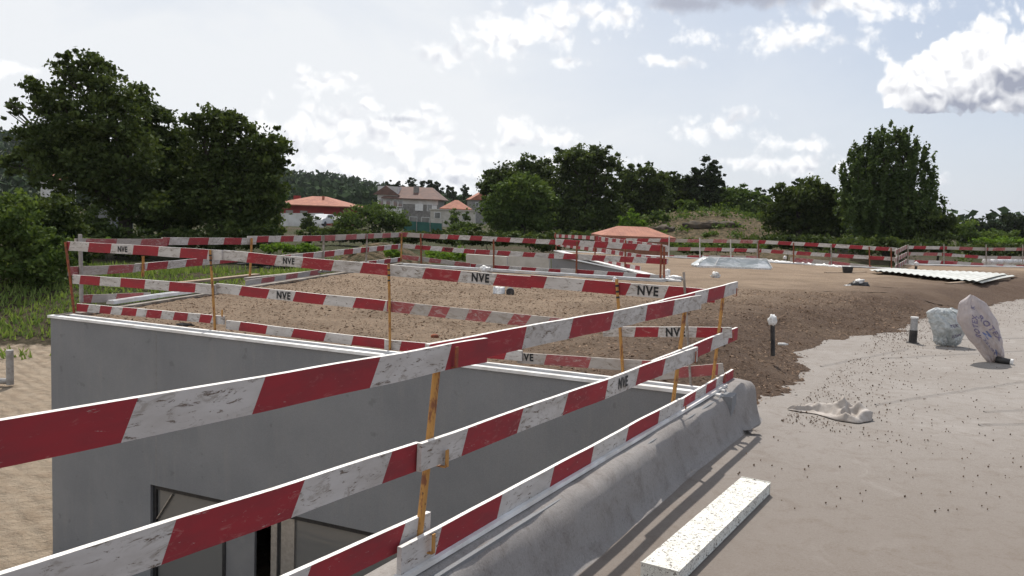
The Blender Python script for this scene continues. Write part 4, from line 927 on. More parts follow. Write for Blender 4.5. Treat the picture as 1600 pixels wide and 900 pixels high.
# bollard vent
b_ = P(1426, 536, ROOFZ); t = thing('vent_pipe', 'short steel vent pipe with a black lower sleeve next to the bags', 'vent pipe', b_)
M['steel'] = plain('galvanised_steel', (0.42, 0.42, 0.42), (0.30, 0.30, 0.31), 25, 0.4, metal=.35, bmp=.1)
MB().tube([(0, 0, 0), (0, 0, .21)], .062, 20).build('sleeve', M['black'], t, smooth=False)
MB().tube([(0, 0, .21), (.002, 0, .40)], .055, 20).build('pipe', M['steel'], t, smooth=False)
MB().tube([(0, 0, .40), (0, 0, .425)], .060, 20).build('cap', M['whitecap'], t)
MB().tube([(0, 0, .003), (0, 0, .012)], .10, 20).build('flange', M['membrane'], t)

# plastic sacks
def sackmat(name, a, bb, alpha=.0):
    mt, T, b = newmat(name); tc = T.node('ShaderNodeTexCoord').outputs['Object']
    n = T.noise(tc, 5, 5, .6, .8); n2 = T.noise(T.scale(tc, 1, 1, .6), 9, 5, .6, 2.5)
    T.put(b.inputs['Base Color'], T.mix(T.step(n, .35, .65), a, bb)); b.inputs['Roughness'].default_value = .32; b.inputs['Specular IOR Level'].default_value = .5
    bump(T, b, n2, .9, .05)
    tr = T.node('ShaderNodeBsdfTranslucent'); tr.inputs[0].default_value = (*a, 1); mx = T.node('ShaderNodeMixShader'); mx.inputs[0].default_value = .3
    T.l.new(b.outputs[0], mx.inputs[1]); T.l.new(tr.outputs[0], mx.inputs[2]); T.l.new(mx.outputs[0], mt.node_tree.nodes['Material Output'].inputs[0])
    return mt
M['sackpink'] = sackmat('pinkish_sack', (0.62, 0.55, 0.53), (0.50, 0.46, 0.47)); M['sackgrey'] = sackmat('clear_sack', (0.50, 0.53, 0.53), (0.72, 0.73, 0.72))
M['print'] = plain('purple_print', (0.16, 0.14, 0.22), (0.24, 0.21, 0.28), 30, .5); M['printblue'] = plain('blue_print', (0.10, 0.14, 0.33), (0.2, 0.23, 0.36), 30, .5)
def sack(name, label, base_px, z, H, Wd, Tk, lean, mat, prints, waist, yaw=0.0, neck=True, seed=1.0, crease=.022, group='plastic sacks left on the sheets'):
    """pillow sack standing up: u across, v up"""
    b_ = P(*base_px, z); root = thing(name, label, 'sack', b_, yaw, group); nu, nv = 48, 44
    def half(v):
        return np.interp(v, [a for a, _ in waist], [c for _, c in waist])*Wd/2*(1+.14*mnoise.noise(Vector((v*5, seed*3, 0)))+.05*mnoise.noise(Vector((v*14, seed, 2))))
    def S(u, v, side, off=0.0):
        h = half(v); prof = max(0.0, 1-abs(u)**2.4)**.5; vv = max(0.0, math.sin(math.pi*min(1, max(0, v*.96+.03))))**.55
        w_ = .10*math.sin((math.atan2(v+.08, u*.5+.001))*13+seed)*max(0, .5-v)*2 + .20*mnoise.fractal(Vector((u*1.6+seed, v*3.2, side*3+seed)), .8, 2.0, 4)+.05*math.sin(u*9+v*11+seed)*(1-abs(u))
        d = Tk/2*prof*vv*(1+w_*1.5)+off
        cre = (1-abs(mnoise.noise(Vector((u*1.5+seed, v*2.6, 8+side)))))**6 + .6*(1-abs(mnoise.noise(Vector((u*5+seed, v*9, 3-side)))))**6; d = max(off, d - crease*cre*prof)+.0*off
        x = u*h + lean*v*H + .03*math.sin(v*5+seed); zz = v*H+.015*mnoise.noise(Vector((u*3, v*2, seed)))
        return Vector((x, -side*d, zz+.01))
    V = []; Fc = []
    for side in (1, -1):
        k = len(V)
        for j in range(nv+1):
            for i in range(nu+1): V.append(S(-1+2*i/nu, j/nv, side))
        for j in range(nv):
            for i in range(nu):
                a = k+j*(nu+1)+i; Fc.append((a, a+1, a+nu+2, a+nu+1) if side == 1 else (a, a+nu+1, a+nu+2, a+1))
    o = mesh('sack_body', V, Fc, M[mat], root, smooth=True)
    bm = bmesh.new(); bm.from_mesh(o.data); bmesh.ops.remove_doubles(bm, verts=bm.verts, dist=.0015); bmesh.ops.recalc_face_normals(bm, faces=bm.faces); bm.to_mesh(o.data); bm.free()
    for (txt, cu_, cv, hgt, ang, mt) in prints:
        tv, tf = text_geo(txt, hgt, .9); vs = []
        for vx, vy in tv:
            X = vx*math.cos(ang)-vy*math.sin(ang); Y = vx*math.sin(ang)+vy*math.cos(ang)
            vs.append(S(max(-.97, min(.97, cu_+X/(Wd/2*.9))), max(.02, min(.97, cv+Y/H)), 1, .006))
        mesh('lettering', vs, tf, M[mt], o)
    return root, S
sk, S = sack('plastic_sack', 'pinkish printed sack standing upright on its narrow end', (1552, 566), ROOFZ, .93, .56, .26, -.43, 'sackpink',
     [('ROTEX', -.42, .54, .075, 1.35, 'print'), ('ROTEX', .38, .52, .09, 1.9-math.pi+.2, 'print'), ('ROTEK', -.15, .25, .06, 1.9, 'print'), ('N', .05, .42, .10, .35, 'printblue'), ('A', .25, .15, .085, .3, 'printblue'), ('K', -.25, .82, .06, 1.3, 'print')],
     [(0, .42), (.05, .50), (.12, .56), (.3, .82), (.58, 1.0), (.78, .86), (.9, .58), (.97, .25), (1, .08)], seed=1.7)
q = MB(); q.tube([(.0, -.05, .05), (.10, -.12, .04), (.16, -.16, .035)], [.05, .045, .04], 12); q.build('neck', M['black'], sk, smooth=True)
q = MB(); q.tube([(.15, -.155, .037), (.175, -.175, .034)], [.045, .045], 12); q.build('neck_rim', M['whitecap'], sk)
sack('plastic_sack', 'clear grey crumpled sack slumped behind the upright sack', (1482, 541), ROOFZ, .60, .66, .34, -.16, 'sackgrey',
     [('ROTEX', .3, .3, .05, .15, 'print'), ('TEX', .0, .55, .05, .25, 'print')], [(0, .45), (.08, .62), (.35, .80), (.65, 1.0), (.85, 1.0), (.93, .8), (1, .45)], seed=5.2, crease=.035)

# crumpled cloth
def cloth():
    a = P(1232, 640, ROOFZ); b_ = P(1362, 655, ROOFZ); c = (a+b_)/2; L = (b_-a).length; u = (b_-a).normalized(); v = Vector((-u.y, u.x, 0))
    nx, ny = 110, 46; V = []; Fc = []
    for j in range(ny+1):
        for i in range(nx+1):
            s = i/nx; t = j/ny*2-1; wd = np.interp(s, [0, .12, .35, .6, .85, 1], [.02, .08, .13, .24, .22, .08])
            hgt = np.interp(s, [0, .15, .45, .65, .85, 1], [.015, .05, .08, .16, .13, .05])
            wx = s*3.0+.8*mnoise.noise(Vector((s*3, t*1.5, 11))); wy = t*.75+.6*mnoise.noise(Vector((s*3, t*1.5, 15))); fold = max(0, 1-2.6*abs(mnoise.noise(Vector((wx, wy, 2)))))*.75+.10*max(0, 1-3*abs(mnoise.noise(Vector((wx*2+5, wy*2, 6)))))
            e = max(0, 1-abs(t)**2.5)
            z = 1.25*hgt*e*(.14+1.0*fold)+.02*e*mnoise.noise(Vector((s*9, t*3, 0)))
            p = c + u*((s-.5)*L + .02*mnoise.noise(Vector((s*5, t*2, 7)))) + v*(t*wd+.05*math.sin(s*6)-.03+.03*mnoise.noise(Vector((s*4, t, 9))))
            V.append(Vector((p.x, p.y, ROOFZ+.012+max(0, z))))
    for j in range(ny):
        for i in range(nx): k = j*(nx+1)+i; Fc.append((k, k+1, k+nx+2, k+nx+1))
    o = mesh('crumpled_cloth', [q-c for q in V], Fc, M['cloth'], smooth=True, loc=c)
    md = o.modifiers.new('s', 'SOLIDIFY'); md.thickness = .004
    tag(o, 'crumpled dusty white cloth lying at the edge of the soil', 'cloth')
M['cloth'] = plain('dusty_cloth', (0.42, 0.38, 0.345), (0.33, 0.29, 0.255), 12, .95, bmp=.3)
cloth()

# foam board
def foam():
    zt = ROOFZ+.085
    a = P(1003, 879, zt); b_ = P(1159, 746, zt); c = P(1195, 762, zt); u = (b_-a).normalized(); v = (c-b_) - u*(c-b_).dot(u); wd = v.length; v.normalize(); L = (b_-a).length
    o = thing('foam_board', 'white foam insulation board lying beside the parapet', 'foam board', a-Vector((0, 0, .075)), 0)
    bm = bmesh.new(); bmesh.ops.create_cube(bm, size=1.0)
    for q in bm.verts: q.co = u*((q.co.x+.5)*L) + v*((q.co.y+.5)*wd) + Vector((0, 0, (q.co.z+.5)*.075))
    bmesh.ops.bevel(bm, geom=bm.edges, offset=.005, segments=2, affect='EDGES'); bmesh.ops.recalc_face_normals(bm, faces=bm.faces)
    me = bpy.data.meshes.new('foam_body'); bm.to_mesh(me); bm.free(); me.materials.append(M['foam'])
    bo = bpy.data.objects.new('foam_body', me); C.objects.link(bo); bo.parent = o
def foammat():
    mt, T, b = newmat('foam'); tc = T.node('ShaderNodeTexCoord').outputs['Object']
    vo = T.node('ShaderNodeTexVoronoi'); T.put(vo.inputs[0], tc); vo.inputs['Scale'].default_value = 160
    n = T.noise(tc, 12, 5, .65, .5)
    c = T.mix(T.step(n, .35, .7), (0.74, 0.73, 0.67), (0.60, 0.58, 0.52))
    g1 = T.noise(tc, 60, 3, .6, 1.2); c = T.mix(T.m('MULTIPLY', T.step(g1, .555, .61), T.step(n, .30, .44)), c, (0.13, 0.11, 0.09)); T.put(b.inputs['Base Color'], c); b.inputs['Roughness'].default_value = .85
    bump(T, b, T.m('ADD', vo.outputs[0], n), .5, .004); return mt
M['foam'] = foammat(); M['grit'] = plain('dark_grit', (0.13, 0.11, 0.09), (0.3, 0.27, 0.22), 40, .95)
foam()

# corrugated sheets
def corrugated():
    z = SOILZ+.08; a = P(1357, 424, z); b_ = P(1402, 436, z); c = P(1530, 441, z); d = P(1577, 430, z); e = P(1405, 421, z)
    o = thing('corrugated_sheets', 'pale corrugated sheets lying on battens on the soil', 'sheet metal', P(1460, 432, SOILZ))
    base = Vector(o.location)
    def surf(p, q, r, s, n, amp, dz):
        V = []; Fc = []; m_ = 6; N = n*8
        for i in range(N+1):
            f = i/N; z_ = amp*.6*(1 if (i % 8) < 3 else (-1 if 3 < (i % 8) < 7 else 0))
            A_ = p.lerp(q, f); B_ = s.lerp(r, f)
            for j in range(m_+1): V.append(A_.lerp(B_, j/m_)-base+Vector((0, 0, z_+dz+.015*math.sin(f*6+j*.6))))
        for i in range(N):
            for j in range(m_): k = i*(m_+1)+j; Fc.append((k, k+1, k+m_+2, k+m_+1))
        return V, Fc
    V, Fc = surf(a, c, d, e, 17, .022, .04); s_ = mesh('sheet', V, Fc, M['sheet'], o)
    V, Fc = surf(a+Vector((.2, .1, 0)), c+Vector((.2, .1, 0)), d+Vector((.3, .0, 0)), e+Vector((.2, 0, 0)), 17, .022, -.01); mesh('sheet', V, Fc, M['sheet'], o)
    q = MB()
    for f in (.08, .5, .93):
        p0 = a.lerp(c, f)-base; p1 = e.lerp(d, f)-base; q = MB(); q.bar(p0+Vector((0, 0, -.09)), p1+Vector((0, 0, -.09)), .08, .07); q.build('batten', M['wood'], o)
M['sheet'] = plain('pale_sheet_metal', (0.66, 0.66, 0.61), (0.52, 0.51, 0.46), 1.5, .5); M['wood'] = plain('weathered_wood', (0.33, 0.25, 0.18), (0.22, 0.16, 0.11), 9, .9)
corrugated()
a = P(1480, 445, SOILZ); q = MB(); q.bar(Vector((0, 0, .03)), P(1575, 437, SOILZ)-a+Vector((0, 0, .03)), .14, .05); o = q.build('plank', M['wood']); o.location = a; tag(o, 'weathered plank along the right front of the corrugated sheets', 'plank')
# black tub and plank
a = P(1324, 427, SOILZ); t = thing('tub', 'black plastic tub standing on the soil near the far fence', 'tub', a)
q = MB(); q.tube([(0, 0, 0), (0, 0, .2)], [.14, .17], 20); q.build('tub_body', M['black'], t); q = MB(); q.tube([(0, 0, .195), (0, 0, .215)], .18, 20); q.build('rim', M['black'], t)
a = P(1290, 427, SOILZ); q = MB(); q.bar(Vector((0, 0, .02)), P(1352, 426, SOILZ)-a+Vector((0, 0, .02)), .12, .03); o = q.build('plank', M['wood']); o.location = a; tag(o, 'thin brown plank beside the black tub', 'plank')
# heap of bags with cord
a = P(1342, 448, SOILZ); t = thing('bag_heap', 'small heap of black and white sacking on the soil before the corrugated sheets', 'bag', a)
lumpy('sacking', 'black', (0, 0, .05), .24, .12, .09, .5, 2, parent=t); lumpy('plastic', 'whitecap', (0, .0, .13), .10, .08, .06, .6, 4, parent=t); lumpy('plastic', 'whitecap', (-.27, -.05, .02), .12, .05, .02, .5, 6, parent=t)
q = MB(); q.tube([(.2, 0, .01), (.5, -.03, .015), (.95, -.07, .01)], .012, 6); q.build('cord', M['wood'], t)
# little plastic bottle
a = P(1216, 540, -.12); q = MB(); q.tube([(0, 0, .02), (.09, .005, .02), (.115, .006, .02), (.13, .006, .02)], [.02, .02, .009, .009], 10); o = q.build('bottle', M['whitecap'], smooth=True); o.location = a; tag(o, 'small white plastic bottle lying right of the slim dark pipe', 'bottle')
# roll and paper
a = P(797, 462, SOILZ); t = thing('sheet_roll', 'dark roll of sheet with its end facing the camera beside torn paper', 'roll', a)
q = MB(); q.tube([(0, -.12, .075), (0, .12, .075)], .075, 24); q.build('roll_body', M['black'], t, smooth=False)
q = MB(); q.tube([(0, -.123, .075), (0, -.121, .075)], [.045, .045], 20); q.build('roll_end', M['rollend'] if 'rollend' in M else M['membrane'], t)
q = MB(); q.tube([(0, -.126, .075), (0, -.1235, .075)], [.014, .014], 12); q.build('core', M['black'], t)
a = P(781, 461, SOILZ); V = []; Fc = []; nx, nz_ = 14, 8
for j in range(nz_+1):
    for i in range(nx+1):
        V.append(((-.12+.21*i/nx) - (.02*mnoise.noise(Vector((j*.7, 3, 0))) if i == 0 else 0), .03*math.sin(i*.5)+.02*mnoise.noise(Vector((i*.3, j*.3, 0)))+.012*j, .004+.145*j/nz_+.006*mnoise.noise(Vector((i*.8, j, 1)))))
for j in range(nz_):
    for i in range(nx): k = j*(nx+1)+i; Fc.append((k, k+1, k+nx+2, k+nx+1))
o = mesh('paper_bag', V, Fc, M['whitecap'], smooth=True, loc=a); md = o.modifiers.new('s', 'SOLIDIFY'); md.thickness = .02; tag(o, 'torn white paper bag left of the dark roll', 'bag')
# broken brick
a = P(679, 530, SOILZ); o = lumpy('broken_brick', 'rust', (a.x, a.y, SOILZ+.03), .05, .04, .035, .35, 9, 2); tag(o, 'broken rusty brick lying on the soil above the near rail', 'brick')
# plastic wrapped skylight
def skylight():
    a = P(1101, 420, SOILZ); b_ = P(1190, 420, SOILZ); L = (b_-a).length; c = (a+b_)/2; t = thing('skylight', 'low skylight wrapped in shiny clear plastic on the soil', 'skylight', c)
    Wd = .8; H = .34; q = MB(); q.box((0, Wd/2, .03), (L*.98, Wd, .06)); q.build('kerb', M['whitecap'], t)
    V = [(-L/2, 0, .06), (L/2, 0, .06), (L/2, Wd, .06), (-L/2, Wd, .06), (-L/2*.72, Wd*.3, H), (L/2*.9, Wd*.3, H), (L/2*.9, Wd*.7, H), (-L/2*.72, Wd*.7, H)]
    bm = bmesh.new(); bv = [bm.verts.new(v) for v in V]
    for f in [(0, 1, 5, 4), (1, 2, 6, 5), (2, 3, 7, 6), (3, 0, 4, 7), (4, 5, 6, 7)]: bm.faces.new([bv[i] for i in f])
    bmesh.ops.subdivide_edges(bm, edges=bm.edges, cuts=12, use_grid_fill=True)
    for v in bm.verts: v.co += Vector((0, 1, .6))*.022*mnoise.fractal(v.co*3.5, .8, 2, 3)
    me = bpy.data.meshes.new('plastic_cover'); bm.to_mesh(me); bm.free(); me.materials.append(M['wrap']); me.polygons.foreach_set('use_smooth', [True]*len(me.polygons))
    o = bpy.data.objects.new('plastic_cover', me); C.objects.link(o); o.parent = t
    q = MB()
    for (p0, p1) in [(V[4], V[5]), (V[0], V[4]), (V[1], V[5]), ((-L/2*.5, 0, .07), (-L/2*.35, Wd*.3, H))]: q.tube([Vector(p0)+Vector((0, -.01, .01)), Vector(p1)+Vector((0, -.01, .01))], .012, 6)
    q.build('edge_tape', M['coping'], t)
def wrapmat():
    mt, T, b = newmat('plastic_wrap'); tc = T.node('ShaderNodeTexCoord').outputs['Object']; n = T.noise(T.scale(tc, .6, 1, 1.6), 3.2, 4, .6, 1)
    T.put(b.inputs['Base Color'], T.mix(T.step(n, .4, .62), (0.42, 0.45, 0.44), (0.74, 0.75, 0.74))); b.inputs['Roughness'].default_value = .22; bump(T, b, n, .8, .03); return mt
M['wrap'] = wrapmat(); skylight()
# rolled plastic sheeting at the far right
a = P(1535, 413, 0); b_ = P(1625, 412, 0); d = b_-a; V = MB(); n = 30
pts = [d*(i/n)+Vector((0, -.2+.05*math.sin(i), .12+.03*math.sin(i*1.7))) for i in range(n+1)]; V.tube(pts, [.14+.04*math.sin(i*2.1) for i in range(n+1)], 10)
o = V.build('plastic_sheeting', M['whitecap'], smooth=True); o.location = a; tag(o, 'long roll of white plastic sheeting at the foot of the far right fence', 'sheeting')
# white folded sheeting along the far fence
a = P(1190, 408, SOILZ); b_ = P(1330, 420, SOILZ); d = b_-a; n = 60; V = []; Fc = []
for i in range(n+1):
    p = d*(i/n); k = .05*mnoise.noise(Vector((i*.35, 0, 0)))
    for o_, z_ in ((-.14, 0), (-.08, .05), (.0, .07), (.1, .04), (.18, 0)): V.append(p+Vector((0, o_+k, z_*(1+mnoise.noise(Vector((i*.5, o_*9, 0)))))))
for i in range(n):
    for j in range(4): k = i*5+j; Fc.append((k, k+1, k+6, k+5))
o = mesh('plastic_sheeting', V, Fc, M['whitecap'], smooth=True, loc=a); md = o.modifiers.new('s', 'SOLIDIFY'); md.thickness = .01; tag(o, 'strip of white folded sheeting lying along the foot of the long far fence', 'sheeting')
# pole & offcuts by the left coping
for (x0, y0, x1, y1, wd, th, mat, nm, lab, ct) in [(172, 478, 312, 458, .12, .05, 'coping', 'trim_strip', 'loose white edge strip on the left roof edge', 'trim'), (385, 440, 560, 421, .12, .05, 'postgrey', 'trim_strip', 'loose grey edge strip further back on the left roof edge', 'trim'),
        (262, 449, 402, 433, .14, .04, 'wood', 'plank', 'long grey plank resting on the left roof edge', 'plank')]:
    a = P(x0, y0, .0); b_ = P(x1, y1, .0); q = MB(); q.bar(Vector((0, 0, .05)), b_-a+Vector((0, 0, .05)), wd, th); o = q.build(nm, M[mat]); o.location = a; tag(o, lab, ct)
a = P(283, 512, 0); o = lumpy('rag', 'black', (a.x+.0, a.y+.12, .02), .10, .03, .02, .4, 3); tag(o, 'black strip of rag on the white edge of the grey wall', 'rag')
# black plastic sheeting on the sand beyond the left fence
c = P(450, 418, -1.3); o = lumpy('plastic_sheeting', 'black', (c.x, c.y, gz1(c.x, c.y)+.1), 1.6, .6, .25, .6, 7, 4); tag(o, 'crumpled black plastic sheeting on the sand beyond the left fence', 'sheeting')
# dark steel pipes in the sand at the left
g0 = P(10, 598, GZ+.05); t = thing('bent_pipe', 'grey pipe elbow sticking out of the sand left of the grey wall', 'pipe', g0)
q = MB(); h = (PY(18, 547, g0.y).z-g0.z); q.tube([(-.8, 0, .04), (.09, 0, .04)], .075, 12); q.tube([(.09, 0, -.04), (.09, 0, h)], .085, 14); q.build('pipe', M['postpale'], t, smooth=False)
# stones on the sand at the left
for i in range(34):
    x = random.uniform(0, 74); y = random.uniform(610, 880); c = P(x, y, GZ)
    if i < 2: continue
    o = lumpy('stone', 'stone' if 'stone' in M else 'postgrey', (c.x, c.y, gz1(c.x, c.y)+.02), random.uniform(.02, .06), random.uniform(.02, .05), random.uniform(.015, .04), .4, i*1.3, 2) if False else None

# second courtyard: pale ramp walls
yd = thing('courtyard_walls', 'pale low walls of the second courtyard seen between the fence rails', 'wall', PY(850, 410, 30))
def panel(parent, root, pts, th, mat, name):
    """vertical panel given by pixel corners at distance; pts = [(x,y,Y)...]"""
    q = [PY(*p)-Vector(root.location) for p in pts]; n = (q[1]-q[0]).cross(q[2]-q[1]).normalized()*th; V = q+[v+n for v in q]; k = len(q)
    Fc = [tuple(range(k)), tuple(reversed(range(k, 2*k)))]+[(i, (i+1) % k, (i+1) % k+k, i+k) for i in range(k)]
    return mesh(name, V, Fc, M[mat], parent)
M['palewall'] = plain('pale_concrete', (0.50, 0.47, 0.42), (0.40, 0.37, 0.32), 2, .9)
panel(yd, yd, [(728, 425, 31), (728, 397, 31), (792, 401, 30.5), (792, 425, 30.5)], .2, 'palewall', 'wall_panel')
panel(yd, yd, [(794, 430, 29), (794, 400, 29), (858, 402, 28.6), (858, 430, 28.6)], .2, 'palewall', 'wall_panel')
panel(yd, yd, [(862, 430, 26.5), (862, 403, 26.5), (880, 403, 26), (980, 424, 24.5), (980, 430, 24.5)], .2, 'plaster', 'wall_panel')
# earth bank blocks
M['darkstone'] = plain('dark_earth', (0.10, 0.075, 0.05), (0.06, 0.05, 0.04), 3, .95)
for i, (x, y, w_, lab) in enumerate([(1040, 330, 1.0, 'dark stone outcrop at the top left of the bank'), (1095, 338, 1.6, 'long dark stone ledge in the middle of the bank'), (1112, 350, 1.3, 'lower dark stone ledge on the bank'), (1138, 354, 1.0, 'dark stone ledge at the right of the bank')]):
    c = PY(x, y, 76); o = lumpy('rock', 'darkstone', (c.x, 76, gz1(c.x, 76)+.1), w_, .7, .42, .4, i*2.2+1, 3); tag(o, lab, 'rock', 'rock ledges on the terraced bank')

# ------------------------------------------------------------------ houses
def tilemat(name, a, bb):
    mt, T, b = newmat(name); tc = T.node('ShaderNodeTexCoord').outputs['Object']; n = T.noise(tc, 1.2, 6, .7)
    wv = T.node('ShaderNodeTexWave', bands_direction='X'); T.put(wv.inputs[0], tc); wv.inputs['Scale'].default_value = 1.5
    T.put(b.inputs['Base Color'], T.mix(T.step(n, .3, .7), a, bb)); b.inputs['Roughness'].default_value = .85; bump(T, b, wv.outputs['Fac'], .5, .06); return mt
M['tile'] = tilemat('orange_tiles', (0.38, 0.155, 0.095), (0.25, 0.095, 0.06)); M['tilebrown'] = tilemat('brown_tiles', (0.17, 0.095, 0.072), (0.11, 0.068, 0.057))
M['redwall'] = plain('red_render', (0.25, 0.035, 0.03), (0.2, 0.03, 0.03), 1, .85); M['whitewall'] = plain('white_render', (0.62, 0.61, 0.59), (0.48, 0.46, 0.43), .8, .85)
M['stonewall'] = plain('grey_stone', (0.26, 0.25, 0.23), (0.17, 0.16, 0.15), 3, .9, bmp=.4); M['shutter'] = plain('window_frame_white', (0.7, 0.7, 0.68), (0.6, 0.6, 0.58), 3, .6); M['brickwall'] = plain('brick_orange', (0.33, 0.15, 0.09), (0.25, 0.1, 0.06), 4, .9)
def hip(t, cx, cy, wx, wy, z, h, ridge, mat, over=.5, axis='x', gable=False):
    X, Y = wx/2+over, wy/2+over; r = ridge/2
    if gable: r = X
    tp = [(cx-r, cy, z+h), (cx+r, cy, z+h)] if axis == 'x' else [(cx, cy-r, z+h), (cx, cy+r, z+h)]
    V = [(cx-X, cy-Y, z), (cx+X, cy-Y, z), (cx+X, cy+Y, z), (cx-X, cy+Y, z)]+tp
    V += [(v[0], v[1], z-.14) for v in V[:4]]
    Fc = [(0, 1, 5, 4), (1, 2, 5), (2, 3, 4, 5), (3, 0, 4)] if axis == 'x' else [(0, 1, 4), (1, 2, 5, 4), (2, 3, 5), (3, 0, 4, 5)]
    Fc += [(0, 6, 7, 1), (1, 7, 8, 2), (2, 8, 9, 3), (3, 9, 6, 0), (6, 9, 8, 7)]
    return mesh('roof', V, Fc, M[mat], t)
def window(t, x, y, z, w_, h, frame='shutter', glass='glass'):
    q = MB(); q.box((x, y-.04, z), (w_+.16, .07, h+.16)); f = q.build('window', M[frame], t); q = MB(); q.box((x, y-.085, z), (w_, .03, h)); p_ = q.build('pane', M[glass]); p_.parent = f
def house_root(label, px, Y, rz, cat='house'):
    g = PY(px, 380, Y); return thing('house', label, cat, (g.x, Y, gz1(g.x, Y)), rz)
def hz(px, py, Y, root): return PY(px, py, Y).z-root.location.z
# red house
k = 130/F; t = house_root('red walled house with an orange hipped roof', 498, 130, R(-8)); ze = hz(500, 321, 130, t)
q = MB(); q.box((0, 0, ze/2), (9.2, 8, ze)); q.build('wall', M['redwall'], t)
rf = hip(t, 0, 0, 9.6, 8, ze, 1.35, 2.2, 'tile', .8)
q = MB(); q.box((-3.9, 1, ze+.9), (.9, .7, .9)); q.build('chimney', M['redwall']).parent = rf; q = MB(); q.box((1.2, -1.6, ze+.95), (.3, .3, .9)); q.build('flue', M['tile']).parent = rf
for x in (-3, -.8): window(t, x, -4, ze-1.3, 1.1, .9, 'redwall')
t = thing('garden_wall', 'long white garden wall in front of the red house', 'wall', PY(470, 350, 112))
panel(t, t, [(438, 358, 112), (438, 333, 112), (505, 333, 112), (505, 358, 112)], .25, 'whitewall', 'wall_panel')
# small roof left of the red house
t = house_root('low annex with a dull tiled roof left of the red house', 440, 140, 0); ze = hz(440, 327, 140, t); q = MB(); q.box((0, 0, ze/2), (4, 5, ze)); q.build('wall', M['stonewall'], t); hip(t, 0, 0, 4, 5, ze, 1.2, 1.5, 'tilebrown', .5)
# stone house
t = house_root('two storey grey stone house with brown roof and white glazed veranda', 643, 160, R(-3)); Y = 160; kk = Y/F; ze = hz(650, 311, Y, t); zm = hz(650, 330, Y, t)
q = MB(); q.box((1.2, 0, ze/2-.1), (8.2, 9, ze+.2)); q.build('wall', M['stonewall'], t)
q = MB(); q.box((1.2, -4.56, ze-.55), (8.25, .08, .9)); q.build('white_band', M['whitewall'], t)
rf = hip(t, .6, 0, 9.6, 9.4, ze, 2.2, 6.0, 'tilebrown', .6); q = MB(); q.box((1.0, -2.2, ze+1.7), (.9, .8, 1.3)); q.build('chimney', M['stonewall']).parent = rf
q = MB(); q.box((-3.8, -1, ze-.25), (3.6, 7, 4.6)); q.build('gable_wall', M['whitewall'], t)
V = [(-6.6, -5.2, ze-.2), (-1.6, -5.2, ze+.15), (-3.8, -5.2, ze+2.2), (-6.6, 4, ze-.2), (-1.6, 4, ze+.15), (-3.8, 4, ze+2.25)]
mesh('roof', [(-6.4, -4.9, ze+.5), (-4.1, -4.9, ze+2.15), (-1.6, -4.9, ze+.5), (-6.4, 3, ze+.5), (-4.1, 3, ze+2.15), (-1.6, 3, ze+.5)], [(0, 2, 1), (3, 4, 5), (0, 1, 4, 3), (1, 2, 5, 4), (0, 3, 5, 2)], M['tilebrown'], t)
q = MB(); q.box((-3.2, -5.2, zm-.1), (4.8, 1.6, 1.0)); q.build('balcony', M['whitewall'], t)
for x in (-4.9, -3.6, -2.3, -1.4): window(t, x, -4.55, zm+1.35, .75, 1.2)
for (x, w_) in ((2.0, 1.3), (3.9, .8)): window(t, x, -4.6, ze-1.5, w_, 1.1, 'shutter', 'shutter' if w_ > 1 else 'glass')
window(t, 5.0-.3, -4.6, ze-1.6, .9, .9, 'shutter', 'shutter')
for x in (1.0, 3.2): window(t, x, -4.6, .9, 1.3, .9)
# villa with small orange roof
t = house_root('low pale villa with a small orange hipped roof', 710, 150, 0); ze = hz(710, 326, 150, t); q = MB(); q.box((0, 2, ze/2), (4.6, 5, ze)); q.build('wall', M['whitewall'], t); hip(t, 0, 2, 4.6, 5, ze, 1.5, .6, 'tile', .4)
zf = hz(710, 329, 150, t); q = MB(); q.box((-.2, -2.0, zf/2), (7.6, 2.6, zf)); q.build('terrace_wall', M['palewall'], t); q = MB(); q.box((-.2, -2.0, zf+.08), (8.0, 3.0, .16)); q.build('terrace_roof', M['palewall'], t)
for x in (-2.8, 1.9): window(t, x, -3.3, zf-.9, .9, .9)
t = house_root('distant grey gabled house left of the middle trees', 748, 200, R(12)); ze = hz(748, 312, 200, t); q = MB(); q.box((0, 0, ze/2), (5, 6, ze)); q.build('wall', M['stonewall'], t); hip(t, 0, 0, 5, 6, ze, 1.7, 6, 'tile', .3, axis='y')
for x in (-1.2, .9): window(t, x, -3, ze-1.2, .7, .9)
# green mesh fence
t = thing('mesh_fence', 'green windbreak mesh fence below the stone house', 'fence', PY(662, 352, 108)); M['greenmesh'] = plain('green_mesh', (0.03, 0.10, 0.085), (0.04, 0.13, 0.10), 1.5, .8)
panel(t, t, [(630, 364, 108), (630, 345, 108), (691, 349, 108), (691, 364, 108)], .04, 'greenmesh', 'mesh_panel')
for x in (630, 651, 672, 691):
    p0 = PY(x, 366, 107.9)-t.location; p1 = PY(x, 344, 107.9)-t.location; MB().tube([p0, p1], .05, 6).build('post', M['postgrey'], t)
# little tiled building near
t = house_root('small building with a wide orange hipped roof just behind the roof fence', 987, 56, R(4), 'hut'); ze = hz(990, 368, 56, t); q = MB(); q.box((0, 0, ze/2), (4.1, 3.4, ze)); q.build('wall', M['brickwall'], t); hip(t, 0, 0, 4.1, 3.4, ze, .58, 1.9, 'tile', .3)
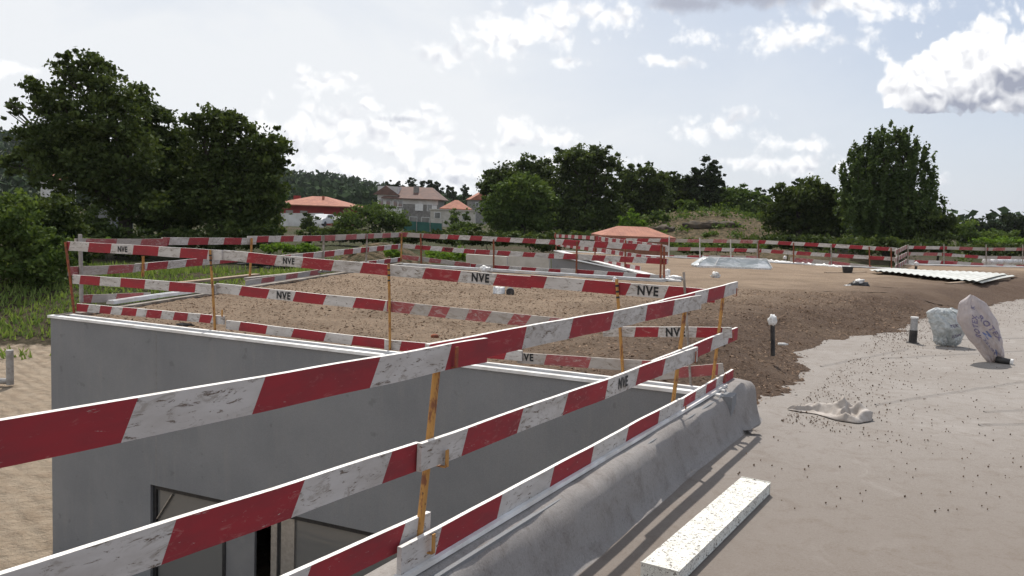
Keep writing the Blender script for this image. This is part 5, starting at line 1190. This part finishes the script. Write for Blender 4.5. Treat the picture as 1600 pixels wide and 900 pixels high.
# far left roofs seen through the oaks
t = house_root('tiny distant house with pink roof seen through the left oaks', 92, 150, 0); ze = hz(92, 281, 150, t); q = MB(); q.box((0, 0, ze/2), (4, 4, ze)); q.build('wall', M['whitewall'], t); hip(t, 0, 0, 4, 4, ze, 1.0, 1, 'tile', .3)
t = house_root('grey flat shed behind the trunks of the left oaks', 172, 60, 0, 'shed'); ze = hz(172, 321, 60, t); q = MB(); q.box((0, 0, ze/2), (1.9, 3, ze)); q.build('wall', M['panel'], t); q = MB(); q.box((0, 0, ze+.06), (2.1, 3.3, .12)); q.build('roof', M['whitewall'], t)
# parked car and sunshade by the red house
g = PY(506, 352, 104); t = thing('parked_car', 'white car partly hidden beside the garden wall', 'car', (g.x, 104, gz1(g.x, 104)+.35), R(75))
def carbody():
    pr = [(-2.0, .35), (-2.0, .8), (-1.75, .95), (-1.1, 1.0), (-.6, 1.42), (.7, 1.45), (1.45, 1.0), (2.0, .92), (2.05, .4)]; V = [(x, -.82, z) for x, z in pr]+[(x, .82, z) for x, z in pr]; n = len(pr)
    return V, [tuple(range(n)), tuple(reversed(range(n, 2*n)))]+[(i, i+n, (i+1) % n+n, (i+1) % n) for i in range(n)]
M['carpaint'] = plain('white_car_paint', (0.75, 0.75, 0.74), (0.7, 0.7, 0.7), 1, .3); V, Fc = carbody(); mesh('body', V, Fc, M['carpaint'], t)
q = MB()
for x in (-1.25, 1.3):
    for y in (-.75, .75): MB().tube([(x, y-.1, .32), (x, y+.1, .32)], .32, 16).build('wheel', M['black'], t)
for y in (-.83, .83): q = MB(); q.box((.05, y, 1.2), (1.3, .02, .28)); q.build('window', M['glass'], t)
g = PY(531, 345, 106); t = thing('parasol', 'white open parasol in the garden of the red house', 'parasol', (g.x, 106, gz1(g.x, 106)))
zt = PY(531, 337, 106).z-t.location.z; MB().tube([(0, 0, 0), (0, 0, zt)], .03, 6).build('pole', M['postgrey'], t); MB().tube([(0, 0, zt-.5), (0, 0, zt)], [1.6, .1], 10).build('canopy', M['whitewall'], t)
